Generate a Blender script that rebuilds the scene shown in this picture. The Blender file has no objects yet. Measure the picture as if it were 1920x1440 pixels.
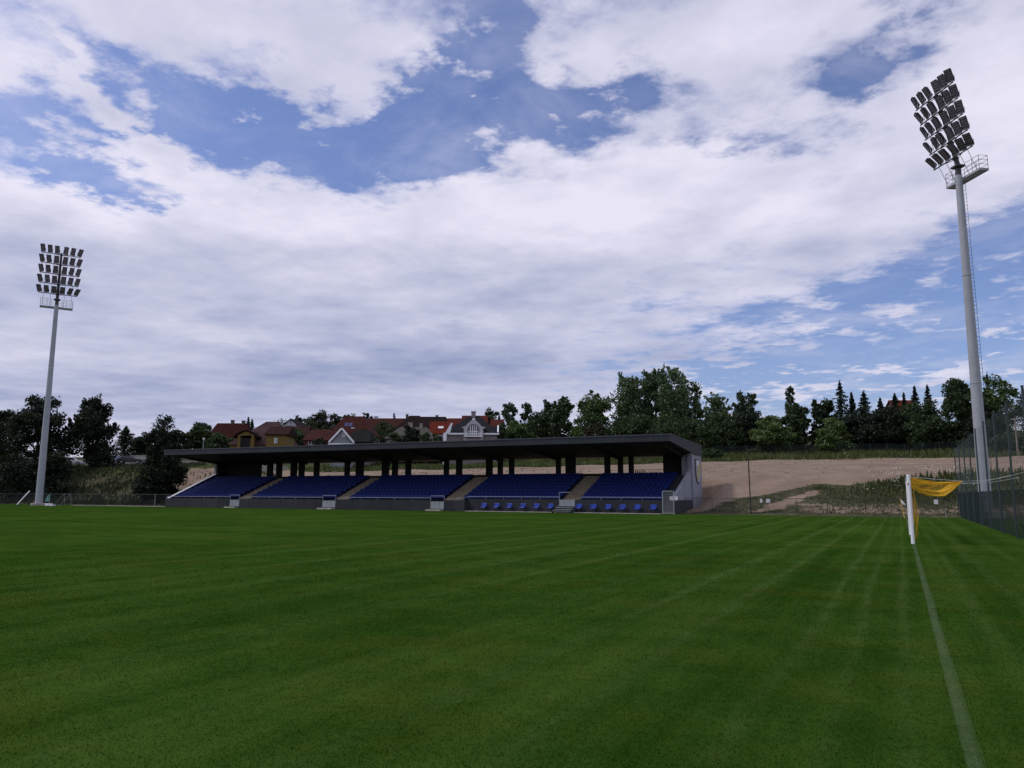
import bpy, math, random
import numpy as np
from mathutils import Vector, Matrix

random.seed(7)
rng = np.random.default_rng(7)
R = math.radians
scene = bpy.context.scene
COL = scene.collection

# ------------------------------------------------------------------ camera
H_EYE = 1.70
HEAD, PITCH, ROLL = 26.6, 8.2, 0.22
F_PX, CX, CY = 1442.0, 960.0, 720.0
_h, _p, _r = R(HEAD), R(PITCH), R(ROLL)
FW = Vector((-math.sin(_h)*math.cos(_p), math.cos(_h)*math.cos(_p), math.sin(_p)))
RT0 = Vector((math.cos(_h), math.sin(_h), 0))
UP0 = RT0.cross(FW)
RT = RT0*math.cos(_r)+UP0*math.sin(_r)
UP = -RT0*math.sin(_r)+UP0*math.cos(_r)
cam_d = bpy.data.cameras.new("camera")
cam = bpy.data.objects.new("camera", cam_d)
COL.objects.link(cam)
M = Matrix((RT, UP, -FW)).transposed().to_4x4()
M.translation = Vector((0, 0, H_EYE))
cam.matrix_world = M
cam_d.sensor_width = 36.0
cam_d.lens = F_PX/1920*36
cam_d.clip_start = 0.1
cam_d.clip_end = 6000
scene.camera = cam

def ray(px, py):
    return FW + RT*((px-CX)/F_PX) + UP*((CY-py)/F_PX)
def at_y(px, py, Y):
    d = ray(px, py); t = Y/d.y
    return Vector((d.x*t, Y, H_EYE+d.z*t))
def at_depth(px, py, D):
    d = ray(px, py)
    return Vector((d.x*D, d.y*D, H_EYE+d.z*D))

# ------------------------------------------------------------------ tagging
def tag(o, label=None, cat=None, group=None, kind=None):
    if label: o['label'] = label
    if cat: o['category'] = cat
    if group: o['group'] = group
    if kind: o['kind'] = kind
    return o
def empty(name, loc=(0, 0, 0), rz=0.0, label=None, cat=None, group=None):
    o = bpy.data.objects.new(name, None)
    o.empty_display_size = 0.3
    o.location = loc
    o.rotation_euler = (0, 0, rz)
    COL.objects.link(o)
    return tag(o, label, cat, group)
def children_of(o):
    return [c for c in bpy.data.objects if c.parent is o]
def copy_tree(o, parent=None):
    kids = children_of(o)
    c = o.copy()
    COL.objects.link(c)
    c.parent = parent
    for k in kids:
        copy_tree(k, c)
    return c

# ------------------------------------------------------------------ mesh builder
class MB:
    def __init__(s):
        s.v = []; s.f = []; s.m = []; s.cur = 0
    def mat(s, i):
        s.cur = i; return s
    def add(s, vs, fs):
        b = len(s.v)
        s.v.extend([tuple(x) for x in vs])
        for f in fs:
            s.f.append([b+i for i in f]); s.m.append(s.cur)
        return s
    def box(s, x0, x1, y0, y1, z0, z1):
        v = [(x0,y0,z0),(x1,y0,z0),(x1,y1,z0),(x0,y1,z0),(x0,y0,z1),(x1,y0,z1),(x1,y1,z1),(x0,y1,z1)]
        return s.add(v, [(0,3,2,1),(4,5,6,7),(0,1,5,4),(1,2,6,5),(2,3,7,6),(3,0,4,7)])
    def cbox(s, c, sx, sy, sz, rot=None):
        v = []
        for z in (-.5, .5):
            for (x, y) in ((-.5,-.5),(.5,-.5),(.5,.5),(-.5,.5)):
                p = Vector((x*sx, y*sy, z*sz))
                if rot is not None: p = rot @ p
                v.append(p+Vector(c))
        return s.add(v, [(0,3,2,1),(4,5,6,7),(0,1,5,4),(1,2,6,5),(2,3,7,6),(3,0,4,7)])
    def tube(s, a, b, r0, r1=None, n=8, caps=True):
        if r1 is None: r1 = r0
        a = Vector(a); b = Vector(b)
        d = (b-a)
        if d.length < 1e-6: return s
        d.normalize()
        u = d.cross(Vector((0,0,1)) if abs(d.z) < .95 else Vector((1,0,0))); u.normalize()
        w = d.cross(u)
        vs = []
        for p, r in ((a, r0), (b, r1)):
            for k in range(n):
                t = 2*math.pi*k/n
                vs.append(p+u*(r*math.cos(t))+w*(r*math.sin(t)))
        fs = [(k, k+n, (k+1) % n+n, (k+1) % n) for k in range(n)]
        if caps:
            fs.append(tuple(range(n))); fs.append(tuple(range(2*n-1, n-1, -1)))
        return s.add(vs, fs)
    def path(s, pts, r, n=6):
        for a, b in zip(pts[:-1], pts[1:]):
            s.tube(a, b, r, r, n)
        return s
    def prism_x(s, prof, x0, x1):
        n = len(prof)
        vs = [(x0, y, z) for y, z in prof]+[(x1, y, z) for y, z in prof]
        fs = [(k, (k+1) % n, (k+1) % n+n, k+n) for k in range(n)]
        fs += [tuple(range(n-1, -1, -1)), tuple(range(n, 2*n))]
        return s.add(vs, fs)
    def prism_y(s, prof, y0, y1):
        n = len(prof)
        vs = [(x, y0, z) for x, z in prof]+[(x, y1, z) for x, z in prof]
        fs = [(k, k+n, (k+1) % n+n, (k+1) % n) for k in range(n)]
        fs += [tuple(range(n)), tuple(range(2*n-1, n-1, -1))]
        return s.add(vs, fs)
    def build(s, name, mats, parent=None, smooth=False, bevel=0.0):
        me = bpy.data.meshes.new(name)
        me.from_pydata(s.v, [], s.f)
        if not isinstance(mats, (list, tuple)): mats = [mats]
        for m in mats: me.materials.append(m)
        if len(mats) > 1:
            me.polygons.foreach_set("material_index", s.m)
        if smooth:
            me.polygons.foreach_set("use_smooth", [True]*len(me.polygons))
        me.update()
        o = bpy.data.objects.new(name, me)
        COL.objects.link(o)
        if parent is not None: o.parent = parent
        if bevel > 0:
            b = o.modifiers.new("bevel", 'BEVEL'); b.width = bevel; b.segments = 2; b.limit_method = 'ANGLE'
        return o

def np_mesh(name, verts, faces, mats, parent=None, matidx=None, smooth=False):
    """verts (N,3), faces (M,k) arrays with constant k."""
    me = bpy.data.meshes.new(name)
    N = len(verts); Mf, k = faces.shape
    me.vertices.add(N); me.vertices.foreach_set("co", np.asarray(verts, np.float32).ravel())
    me.loops.add(Mf*k); me.loops.foreach_set("vertex_index", np.asarray(faces, np.int32).ravel())
    me.polygons.add(Mf)
    me.polygons.foreach_set("loop_start", np.arange(0, Mf*k, k, dtype=np.int32))
    me.polygons.foreach_set("loop_total", np.full(Mf, k, dtype=np.int32))
    if not isinstance(mats, (list, tuple)): mats = [mats]
    for m in mats: me.materials.append(m)
    if matidx is not None: me.polygons.foreach_set("material_index", np.asarray(matidx, np.int32))
    if smooth: me.polygons.foreach_set("use_smooth", np.ones(Mf, bool))
    me.update(calc_edges=True)
    o = bpy.data.objects.new(name, me); COL.objects.link(o)
    if parent is not None: o.parent = parent
    return o

def wires(segs, r):
    """many thin three-sided wires; segs (N,2,3)"""
    segs = np.asarray(segs, float)
    a, b = segs[:, 0], segs[:, 1]
    d = b-a; d /= np.linalg.norm(d, axis=1, keepdims=True)
    ref = np.where(np.abs(d[:, 2:3]) < .9, np.array([[0, 0, 1.]]), np.array([[1., 0, 0]]))
    u = np.cross(d, ref); u /= np.linalg.norm(u, axis=1, keepdims=True)
    w = np.cross(d, u)
    vs = np.empty((len(segs), 6, 3))
    for k in range(3):
        t = 2*math.pi*k/3
        off = (u*math.cos(t)+w*math.sin(t))*r
        vs[:, k] = a+off; vs[:, k+3] = b+off
    base = (np.arange(len(segs))*6)[:, None, None]
    fq = np.array([[0, 3, 4, 1], [1, 4, 5, 2], [2, 5, 3, 0]])[None]
    return vs.reshape(-1, 3), (base+fq).reshape(-1, 4)

# ------------------------------------------------------------------ materials
class NT:
    def __init__(s, tree): s.t = tree
    def n(s, typ, **kw):
        nd = s.t.nodes.new(typ)
        for k, v in kw.items(): setattr(nd, k, v)
        return nd
    def link(s, a, b): s.t.links.new(a, b)
    def put(s, sock, v):
        if hasattr(v, 'is_output') or isinstance(v, bpy.types.NodeSocket): s.link(v, sock)
        else: sock.default_value = v
    def math(s, op, a, b=None, c=None, clamp=False):
        nd = s.n('ShaderNodeMath', operation=op); nd.use_clamp = clamp
        s.put(nd.inputs[0], a)
        if b is not None: s.put(nd.inputs[1], b)
        if c is not None: s.put(nd.inputs[2], c)
        return nd.outputs[0]
    def noise(s, vec, scale, detail=4, rough=.55, dim='3D', dist=0.0):
        nd = s.n('ShaderNodeTexNoise', noise_dimensions=dim)
        nd.inputs['Scale'].default_value = scale
        nd.inputs['Detail'].default_value = detail
        nd.inputs['Roughness'].default_value = rough
        nd.inputs['Distortion'].default_value = dist
        if vec is not None: s.link(vec, nd.inputs['Vector'])
        return nd.outputs['Fac']
    def mapr(s, v, a, b, c=0., d=1., smooth=True):
        nd = s.n('ShaderNodeMapRange', interpolation_type='SMOOTHSTEP' if smooth else 'LINEAR')
        s.put(nd.inputs['Value'], v)
        for k, x in (('From Min', a), ('From Max', b), ('To Min', c), ('To Max', d)): s.put(nd.inputs[k], x)
        return nd.outputs[0]
    def mix(s, f, a, b, blend='MIX'):
        nd = s.n('ShaderNodeMix', data_type='RGBA', blend_type=blend)
        s.put(nd.inputs[0], f)
        s.put(nd.inputs[6], a if not isinstance(a, tuple) else (*a, 1) if len(a) == 3 else a)
        s.put(nd.inputs[7], b if not isinstance(b, tuple) else (*b, 1) if len(b) == 3 else b)
        return nd.outputs[2]
    def comb(s, x, y, z):
        nd = s.n('ShaderNodeCombineXYZ')
        for i, v in enumerate((x, y, z)): s.put(nd.inputs[i], v)
        return nd.outputs[0]
    def scalevec(s, v, sc):
        nd = s.n('ShaderNodeVectorMath', operation='MULTIPLY'); s.put(nd.inputs[0], v); nd.inputs[1].default_value = sc
        return nd.outputs[0]

def new_mat(name):
    m = bpy.data.materials.new(name); m.use_nodes = True
    m.node_tree.nodes.clear()
    t = NT(m.node_tree)
    out = t.n('ShaderNodeOutputMaterial')
    b = t.n('ShaderNodeBsdfPrincipled')
    t.link(b.outputs[0], out.inputs[0])
    return m, t, b, out

def mat(name, col, rough=.7, var=.25, scale=3.0, metal=0., bump=0., bscale=30., streak=None, spec=.4):
    m, t, b, out = new_mat(name)
    pos = t.n('ShaderNodeNewGeometry').outputs['Position']
    v = pos if streak is None else t.scalevec(pos, streak)
    n1 = t.noise(v, scale, 5, .6)
    n2 = t.noise(v, scale*9, 3, .6)
    f = t.math('ADD', t.math('MULTIPLY', n1, .65), t.math('MULTIPLY', n2, .35))
    k = t.mapr(f, .3, .7, 1-var, 1+var)
    nd = t.n('ShaderNodeVectorMath', operation='SCALE')
    nd.inputs[0].default_value = col; t.link(k, nd.inputs['Scale'])
    t.link(nd.outputs[0], b.inputs['Base Color'])
    b.inputs['Roughness'].default_value = rough
    b.inputs['Metallic'].default_value = metal
    b.inputs['Specular IOR Level'].default_value = spec
    if bump > 0:
        bp = t.n('ShaderNodeBump'); bp.inputs['Strength'].default_value = bump; bp.inputs['Distance'].default_value = .02
        t.link(t.noise(v, bscale, 4, .6), bp.inputs['Height']); t.link(bp.outputs[0], b.inputs['Normal'])
    return m

def joints(m, axis, pitch, width=.04, dark=.55):
    """panel joints every few metres along one axis"""
    t = NT(m.node_tree); b = [n for n in m.node_tree.nodes if n.type == 'BSDF_PRINCIPLED'][0]
    src = b.inputs['Base Color'].links[0].from_socket
    sp_ = t.n('ShaderNodeSeparateXYZ'); t.link(t.n('ShaderNodeNewGeometry').outputs['Position'], sp_.inputs[0])
    fr = t.math('FRACT', t.math('MULTIPLY', sp_.outputs[axis], 1/pitch))
    k = t.mapr(fr, width/pitch, width/pitch*1.6, dark, 1.0)
    cell = t.n('ShaderNodeTexWhiteNoise', noise_dimensions='1D'); t.link(t.math('FLOOR', t.math('MULTIPLY', sp_.outputs[axis], 1/pitch)), cell.inputs['W'])
    k = t.math('MULTIPLY', k, t.mapr(cell.outputs['Value'], 0, 1, .82, 1.16, smooth=False))
    nd = t.n('ShaderNodeVectorMath', operation='SCALE'); t.link(src, nd.inputs[0]); t.link(k, nd.inputs['Scale'])
    t.link(nd.outputs[0], b.inputs['Base Color'])
    return m
def roof_mat(name, col, var=.3, row=.33):
    m, t, b, out = new_mat(name)
    pos = t.n('ShaderNodeNewGeometry').outputs['Position']
    sep = t.n('ShaderNodeSeparateXYZ'); t.link(pos, sep.inputs[0])
    n1 = t.noise(pos, .7, 4, .6); n2 = t.noise(pos, 6, 3, .6)
    w = t.math('FRACT', t.math('MULTIPLY', sep.outputs[2], 1/row))
    f = t.math('ADD', t.math('MULTIPLY', n1, .5), t.math('MULTIPLY', n2, .5))
    k = t.math('MULTIPLY', t.mapr(f, .3, .7, 1-var, 1+var), t.mapr(w, 0, .35, .72, 1.0))
    nd = t.n('ShaderNodeVectorMath', operation='SCALE'); nd.inputs[0].default_value = col; t.link(k, nd.inputs['Scale'])
    t.link(nd.outputs[0], b.inputs['Base Color'])
    b.inputs['Roughness'].default_value = .9
    b.inputs['Specular IOR Level'].default_value = .08
    return m

def leaf_mat(name, col, col2, trans=.25):
    m, t, b, out = new_mat(name)
    t.t.nodes.remove(b)
    geo = t.n('ShaderNodeNewGeometry')
    pos = geo.outputs['Position']; isl = geo.outputs['Random Per Island']
    n = t.noise(pos, .45, 3, .6)
    f = t.math('ADD', t.math('MULTIPLY', t.mapr(n, .35, .65), .55), t.math('MULTIPLY', isl, .45))
    c = t.mix(f, col, col2)
    d = t.n('ShaderNodeBsdfDiffuse'); t.link(c, d.inputs[0])
    tr = t.n('ShaderNodeBsdfTranslucent'); t.link(t.mix(.4, c, (.10, .14, .02)), tr.inputs[0])
    g = t.n('ShaderNodeBsdfGlossy'); g.inputs['Roughness'].default_value = .5; g.inputs[0].default_value = (.8, .85, .9, 1)
    mx = t.n('ShaderNodeMixShader'); mx.inputs[0].default_value = trans
    t.link(d.outputs[0], mx.inputs[1]); t.link(tr.outputs[0], mx.inputs[2])
    mx2 = t.n('ShaderNodeMixShader'); mx2.inputs[0].default_value = .025
    t.link(mx.outputs[0], mx2.inputs[1]); t.link(g.outputs[0], mx2.inputs[2])
    t.link(mx2.outputs[0], out.inputs[0])
    return m

SEAMS = [(-.06, .10, .8), (-.6, .10, .7), (-1.13, .12, 1.0), (-2.4, .16, 1.0), (-3.55, .2, 1.0), (-5.1, .16, .6), (-7.3, .22, .9), (-9.1, .2, .8), (-11.4, .25, .5), (-13.6, .25, .6), (.95, .14, .6), (1.65, .16, .6), (-16.5, .3, .45), (2.6, .2, .4)]
def turf_colour(t, pos):
    sep = t.n('ShaderNodeSeparateXYZ'); t.link(pos, sep.inputs[0])
    X, Y = sep.outputs[0], sep.outputs[1]
    big = t.noise(pos, .16, 5, .62)
    mid = t.noise(pos, .9, 5, .65)
    fine = t.noise(pos, 7, 5, .7)
    vfine = t.noise(pos, 45, 3, .7)
    alongy = t.noise(t.comb(t.math('MULTIPLY', X, 1.3), t.math('MULTIPLY', Y, .035), 3.0), 1.0, 4, .65)
    alongx = t.noise(t.comb(t.math('MULTIPLY', X, .03), t.math('MULTIPLY', Y, .30), 9.0), 1.0, 4, .65)
    diag = t.noise(t.comb(t.math('MULTIPLY', t.math('ADD', X, t.math('MULTIPLY', Y, .35)), .06), t.math('MULTIPLY', t.math('SUBTRACT', Y, t.math('MULTIPLY', X, .35)), .6), 5.0), 1.0, 4, .6)
    wob = t.math('MULTIPLY', t.math('SUBTRACT', t.noise(t.comb(0.0, t.math('MULTIPLY', Y, .12), X), 1.0, 3, .6), .5), .35)
    xw = t.math('ADD', X, wob)
    seams = None
    for x0, w, a in SEAMS:
        d = t.math('ABSOLUTE', t.math('SUBTRACT', xw, x0))
        g = t.mapr(d, 0.0, w*1.15, a, 0.0)
        seams = g if seams is None else t.math('ADD', seams, g)
    patch = t.mapr(t.noise(pos, 1.6, 4, .7), .38, .62)
    seams = t.math('MULTIPLY', seams, t.math('ADD', t.math('MULTIPLY', patch, .7), .3))
    wy = t.mapr(X, -34, -10, 0, 1)
    st = t.math('ADD', t.math('MULTIPLY', t.math('SUBTRACT', alongy, .5), wy),
                t.math('MULTIPLY', t.math('SUBTRACT', t.math('ADD', t.math('MULTIPLY', alongx, .6), t.math('MULTIPLY', diag, .4)), .5), t.math('SUBTRACT', 1.15, wy)))
    f = t.math('ADD', t.math('ADD', t.math('MULTIPLY', big, .36), t.math('MULTIPLY', mid, .34)), t.math('ADD', t.math('MULTIPLY', fine, .20), t.math('MULTIPLY', vfine, .10)))
    f = t.math('ADD', f, t.math('MULTIPLY', st, .42))
    fac = t.mapr(f, .34, .68)
    c = t.mix(fac, (.0150, .043, .0042), (.042, .083, .0130))
    olive = t.mapr(t.noise(t.scalevec(pos, (1, 1.4, 1)), .33, 5, .7), .45, .68, 0, .55)
    c = t.mix(olive, c, t.mix(fac, (.026, .043, .0035), (.060, .080, .0120)))
    c = t.mix(t.math('MULTIPLY', t.math('MULTIPLY', seams, t.mapr(Y, 7, 17, .35, 1.0)), .40, clamp=True), c, (.085, .125, .040))
    return c

def turf_mat(name, gain):
    m, t, b, out = new_mat(name)
    pos = t.n('ShaderNodeNewGeometry').outputs['Position']
    sc = t.scalevec(pos, (1, 1, 0))
    c = turf_colour(t, sc)
    if gain != 1:
        isl = t.n('ShaderNodeNewGeometry').outputs['Random Per Island']
        nd = t.n('ShaderNodeVectorMath', operation='SCALE'); t.link(c, nd.inputs[0])
        t.link(t.mapr(isl, 0, 1, gain*.85, gain*1.15, smooth=False), nd.inputs['Scale'])
        c = nd.outputs[0]
    t.link(c, b.inputs['Base Color'])
    b.inputs['Roughness'].default_value = .9
    b.inputs['Specular IOR Level'].default_value = 0.0
    bp = t.n('ShaderNodeBump'); bp.inputs['Strength'].default_value = .22; bp.inputs['Distance'].default_value = .02
    if gain != 1:
        tr = t.n('ShaderNodeBsdfTranslucent'); t.link(c, tr.inputs[0])
        mx = t.n('ShaderNodeMixShader'); mx.inputs[0].default_value = .5
        t.link(b.outputs[0], mx.inputs[1]); t.link(tr.outputs[0], mx.inputs[2]); t.link(mx.outputs[0], out.inputs[0])
    if gain == 1:
        t.link(t.noise(pos, 28, 5, .7), bp.inputs['Height']); t.link(bp.outputs[0], b.inputs['Normal'])
    return m

# ------------------------------------------------------------------ terrain height
PROF_Y = [-500, 71.5, 74, 76, 79, 82, 84, 86, 92, 110, 128, 150, 170, 200, 250, 300, 400, 600, 1000, 3000]
PROF_Z = [0, 0, .25, .95, 1.75, 2.65, 3.4, 3.9, 4.6, 6.1, 7.2, 9.7, 11.5, 14, 18.5, 22.5, 30, 36, 38, 38]
def _hash_noise(x, y):
    return (np.sin(x*.37+y*.21)+np.sin(x*.13-y*.47+1.3)+np.sin(x*.71+y*.05+2.1)*.6+np.sin(y*.83+x*.11)*.5)/3.1
def terr(x, y):
    x = np.asarray(x, float); y = np.asarray(y, float)
    z = np.interp(y, PROF_Y, PROF_Z)
    left = np.clip((-x-86)/14, 0, 1)
    add = np.interp(y, [71.5, 76, 82, 86, 92, 100, 115, 150], [0, .2, 1.6, 2.0, 2.1, 2.3, 1.5, 0])
    z = z+left*add
    amp = np.clip((y-73)/12, 0, 1)*.22+np.clip((y-140)/60, 0, 1)*.8
    z = z+_hash_noise(x, y)*amp
    # the flat ground continues beside and behind the camera and around the stand's footprint
    return z
def tz(x, y): return float(terr(x, y))

def smooth01(a, b, v): 
    t = np.clip((v-a)/(b-a), 0, 1); return t*t*(3-2*t)
xs = np.unique(np.concatenate([np.linspace(-2500, -420, 10), np.arange(-420, -165, 12), np.arange(-165, 45, 1.5), np.arange(45, 300, 12), np.linspace(300, 2500, 10)]))
ys = np.unique(np.concatenate([np.linspace(-2500, -60, 8), np.arange(-60, 71, 5), np.arange(71, 160, 1.0), np.arange(160, 330, 5), np.linspace(330, 3000, 24)]))
GX, GY = np.meshgrid(xs, ys)
# keep the terrain under the stand flat, it is dug into the slope
GZ = terr(GX, GY)
foot = smooth01(-86.5, -85.4, GX)*(1-smooth01(-18.4, -17.6, GX))*smooth01(68, 69, GY)*(1-smooth01(82.2, 83.4, GY))
GZ = GZ*(1-foot) - .02*foot
inpitch = (GY < 71.5)
GZ = np.where(inpitch, -0.004, GZ)
nx, ny = len(xs), len(ys)
idx = np.arange(nx*ny).reshape(ny, nx)
tf = np.stack([idx[:-1, :-1], idx[:-1, 1:], idx[1:, 1:], idx[1:, :-1]], -1).reshape(-1, 4)
# zones
nz = _hash_noise(GX*2.1, GY*2.3)
up_edge = np.interp(GX, [-90, -75, -50, -30, -20, 10], [96, 101, 106, 122, 128, 129])
dirt = smooth01(-91, -89, GX+nz)*(1-smooth01(0, 2.0, GY-up_edge-nz*1.2))*smooth01(75, 77, GY+nz)
right = smooth01(-22, -19, GX)
low_edge = np.interp(GX, [-19, -12, -8, -3, 2, 12, 60], [72.5, 79.0, 82.6, 83.2, 84.6, 85.2, 87])
dirt = dirt*(1-right)+right*smooth01(-.7, .9, GY-low_edge-nz*.9)*(1-smooth01(0, 1.6, GY-129-nz))
dirt = np.maximum(dirt, smooth01(-100, -96, GX+nz*2)*(1-smooth01(-90, -86, GX))*smooth01(76, 78, GY+nz)*(1-smooth01(88, 90, GY)))
pathd = np.abs((GX+11.6)-(GY-74)*.72)
path = (1-smooth01(.5, 1.3, pathd+nz*.3))*smooth01(73, 74.5, GY)*(1-smooth01(79.5, 81, GY))
lowb = right*(1-smooth01(75.6, 77.4, GY+nz*.8))*smooth01(72.6, 73.6, GY)*smooth01(-10.5, -8.5, GX+nz)
dirt = np.maximum(dirt, lowb*.52)
brush = smooth01(71, 72.5, GY)*(1-smooth01(80, 86, GY))*(1-dirt)
asph = (1-smooth01(-92, -89, GX))*smooth01(91, 92.5, GY+nz*.6)*(1-smooth01(99, 101, GY))
hillw = smooth01(150, 158, GY)
att = np.stack([np.maximum(dirt, path), brush, asph, hillw], -1).reshape(-1, 4)

m, t, b, out = new_mat("terrain_soil_and_grass")
pos = t.n('ShaderNodeNewGeometry').outputs['Position']
a = t.n('ShaderNodeAttribute', attribute_name="zone")
sepc = t.n('ShaderNodeSeparateColor'); t.link(a.outputs['Color'], sepc.inputs[0])
n1 = t.noise(pos, .25, 6, .65); n2 = t.noise(pos, 1.8, 5, .65); n3 = t.noise(pos, 9, 4, .7)
nn = t.math('ADD', t.math('MULTIPLY', n1, .3), t.math('ADD', t.math('MULTIPLY', n2, .4), t.math('MULTIPLY', n3, .3)))
gr = t.mix(t.mapr(nn, .35, .65), (.020, .032, .008), (.070, .088, .022))
gr = t.mix(t.math('MULTIPLY', sepc.outputs[1], .85), gr, t.mix(t.mapr(nn, .40, .62), (.026, .027, .014), (.115, .098, .066)))
gr = t.mix(t.math('MULTIPLY', a.outputs['Alpha'], .8), gr, t.mix(t.mapr(nn, .4, .6), (.010, .016, .006), (.030, .040, .012)))
so = t.mix(t.mapr(t.math('ADD', t.math('MULTIPLY', n1, .45), t.math('MULTIPLY', n3, .55)), .36, .62), (.158, .113, .082), (.284, .215, .162))
so = t.mix(t.mapr(t.noise(t.scalevec(pos, (.25, 1, 1)), 1.1, 5, .7), .60, .72, 0, .55), so, (.10, .066, .052))
so = t.mix(t.mapr(t.noise(t.scalevec(pos, (.12, 1, 1)), .9, 4, .7), .62, .75, 0, .5), so, (.36, .28, .22))
dthr = t.mapr(t.math('ADD', sepc.outputs[0], t.math('MULTIPLY', t.math('SUBTRACT', n2, .5), 1.1)), .35, .65)
c = t.mix(dthr, gr, so)
c = t.mix(sepc.outputs[2], c, t.mix(n3, (.07, .066, .066), (.12, .115, .112)))
t.link(c, b.inputs['Base Color']); b.inputs['Roughness'].default_value = .95; b.inputs['Specular IOR Level'].default_value = .1
bp = t.n('ShaderNodeBump'); bp.inputs['Strength'].default_value = .9; bp.inputs['Distance'].default_value = .25
t.link(nn, bp.inputs['Height']); t.link(bp.outputs[0], b.inputs['Normal'])
M_TERR = m
terrain = np_mesh("terrain", np.stack([GX, GY, GZ], -1).reshape(-1, 3), tf, M_TERR, smooth=True)
ca = terrain.data.attributes.new("zone", 'FLOAT_COLOR', 'POINT'); ca.data.foreach_set("color", att.astype(np.float32).ravel())
tag(terrain, "sloping ground with bare brown soil and rough grass around the pitch", kind='structure')

# pitch sheet
M_TURF = turf_mat("mown_turf", 1.0)
px_ = np.linspace(-125, 20, 30); py_ = np.linspace(-30, 71.4, 22)
PX, PY = np.meshgrid(px_, py_)
ii = np.arange(PX.size).reshape(PX.shape)
pf = np.stack([ii[:-1, :-1], ii[:-1, 1:], ii[1:, 1:], ii[1:, :-1]], -1).reshape(-1, 4)
pitch = np_mesh("pitch", np.stack([PX, PY, np.zeros_like(PX)], -1).reshape(-1, 3), pf, M_TURF)
tag(pitch, "mown green football pitch with faint mowing seams", kind='structure')

# faded goal line
m, t, b, out = new_mat("faded_line_paint")
pos = t.n('ShaderNodeNewGeometry').outputs['Position']
fac = t.mapr(t.math('ADD', t.math('MULTIPLY', t.noise(pos, 5, 5, .7), .5), t.math('MULTIPLY', t.noise(pos, 40, 4, .7), .5)), .36, .66, .03, .20)
sepl = t.n('ShaderNodeSeparateXYZ'); t.link(pos, sepl.inputs[0])
edge = t.math('ABSOLUTE', t.math('SUBTRACT', t.math('ADD', sepl.outputs[0], t.math('MULTIPLY', t.math('SUBTRACT', t.noise(pos, 11, 4, .7), .5), .07)), .315))
fac = t.math('MULTIPLY', fac, t.mapr(edge, .02, .052, 1.0, 0.0))
fac = t.math('MULTIPLY', fac, t.mapr(t.noise(pos, 1.3, 4, .6), .35, .6, .55, 1.0))
t.link(t.mix(fac, turf_colour(t, t.scalevec(pos, (1, 1, 0))), (.19, .215, .15)), b.inputs['Base Color']); b.inputs['Roughness'].default_value = .9
b.inputs['Specular IOR Level'].default_value = .1
M_LINE = m
lv = []; lf = []
yy = np.arange(-6, 68.3, .1)
jl = np.cumsum(rng.normal(0, .0015, len(yy))); jl -= np.linspace(0, jl[-1], len(yy))
for k, y in enumerate(yy):
    w1 = .054+.008*random.random(); w2 = .054+.008*random.random()
    x0 = .335-.001*y*.6+jl[k]*.5
    lv += [(x0-w1, y, .004), (x0+w2, y, .004)]
    if k: lf.append((2*k-2, 2*k-1, 2*k+1, 2*k))
line = np_mesh("pitch_marking", np.array(lv), np.array(lf), M_LINE)
tag(line, "worn white goal line painted on the grass", kind='structure')

# short grass blades near the viewer
M_BLADE = turf_mat("grass_blades", 1.3)
nb_ = 420000
rr_b = 3.0+27*rng.beta(1.0, 1.9, nb_)
th_b = rng.uniform(R(HEAD-56), R(HEAD+56), nb_)
bx_, by_ = -np.sin(th_b)*rr_b, np.cos(th_b)*rr_b
bh_ = .0115*rng.uniform(.5, 1.3, nb_)
bw_ = .0040*np.maximum(1, rr_b/7)*rng.uniform(.7, 1.3, nb_)
keep = (bx_ < 3.2)
bx_, by_, bh_, bw_ = bx_[keep], by_[keep], bh_[keep], bw_[keep]
N = len(bx_); ang = rng.uniform(0, 2*math.pi, N); la = rng.uniform(0, 2*math.pi, N); ll = bh_*rng.uniform(.2, 1.1, N)
V = np.zeros((N, 3, 3))
V[:, 0] = np.stack([bx_-np.cos(ang)*bw_, by_-np.sin(ang)*bw_, np.full(N, .0)], -1)
V[:, 1] = np.stack([bx_+np.cos(ang)*bw_, by_+np.sin(ang)*bw_, np.full(N, .0)], -1)
V[:, 2] = np.stack([bx_+np.cos(la)*ll, by_+np.sin(la)*ll, bh_], -1)
grass = np_mesh("turf_grass", V.reshape(-1, 3), np.arange(N*3).reshape(-1, 3), M_BLADE)
tag(grass, "short mown grass blades covering the near pitch", "grass", kind='stuff')

# ------------------------------------------------------------------ common materials
M_FASCIA = mat("dark_fascia_sheet", (.019, .022, .031), .55, .18, .8)
M_SOFFIT = mat("soffit_board", (.015, .015, .016), .8, .2, 1.0)
M_DARKCONC = mat("dark_concrete", (.025, .027, .033), .85, .25, .7, bump=.2)
M_CONC = mat("tier_concrete", (.185, .150, .105), .9, .25, 1.2, bump=.2)
M_ENDWALL = mat("pale_render", (.245, .255, .30), .85, .16, .5, bump=.1, streak=(2, 2, .4))
joints(M_FASCIA, 0, 1.9, .05); joints(M_DARKCONC, 0, 2.6, .05, .5)
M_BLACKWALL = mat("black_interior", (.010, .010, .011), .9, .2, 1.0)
M_SEAT = mat("blue_plastic", (.0025, .011, .092), .5, .35, 4.0, spec=.12)
M_SEATB = mat("bright_blue_plastic", (.005, .035, .29), .35, .15, 2.0)
M_GALV = mat("galvanised_steel", (.33, .36, .37), .5, .2, 1.5, metal=.35)
M_RAIL = mat("painted_rail", (.22, .25, .33), .5, .15, 2)
M_PANEL = mat("grey_gate_sheet", (.24, .265, .275), .6, .12, 1.2)
M_WHITE = mat("white_paint", (.78, .79, .82), .4, .06, 3)
M_OFFWHITE = mat("offwhite_plate", (.62, .62, .64), .6, .08, 3)
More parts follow.
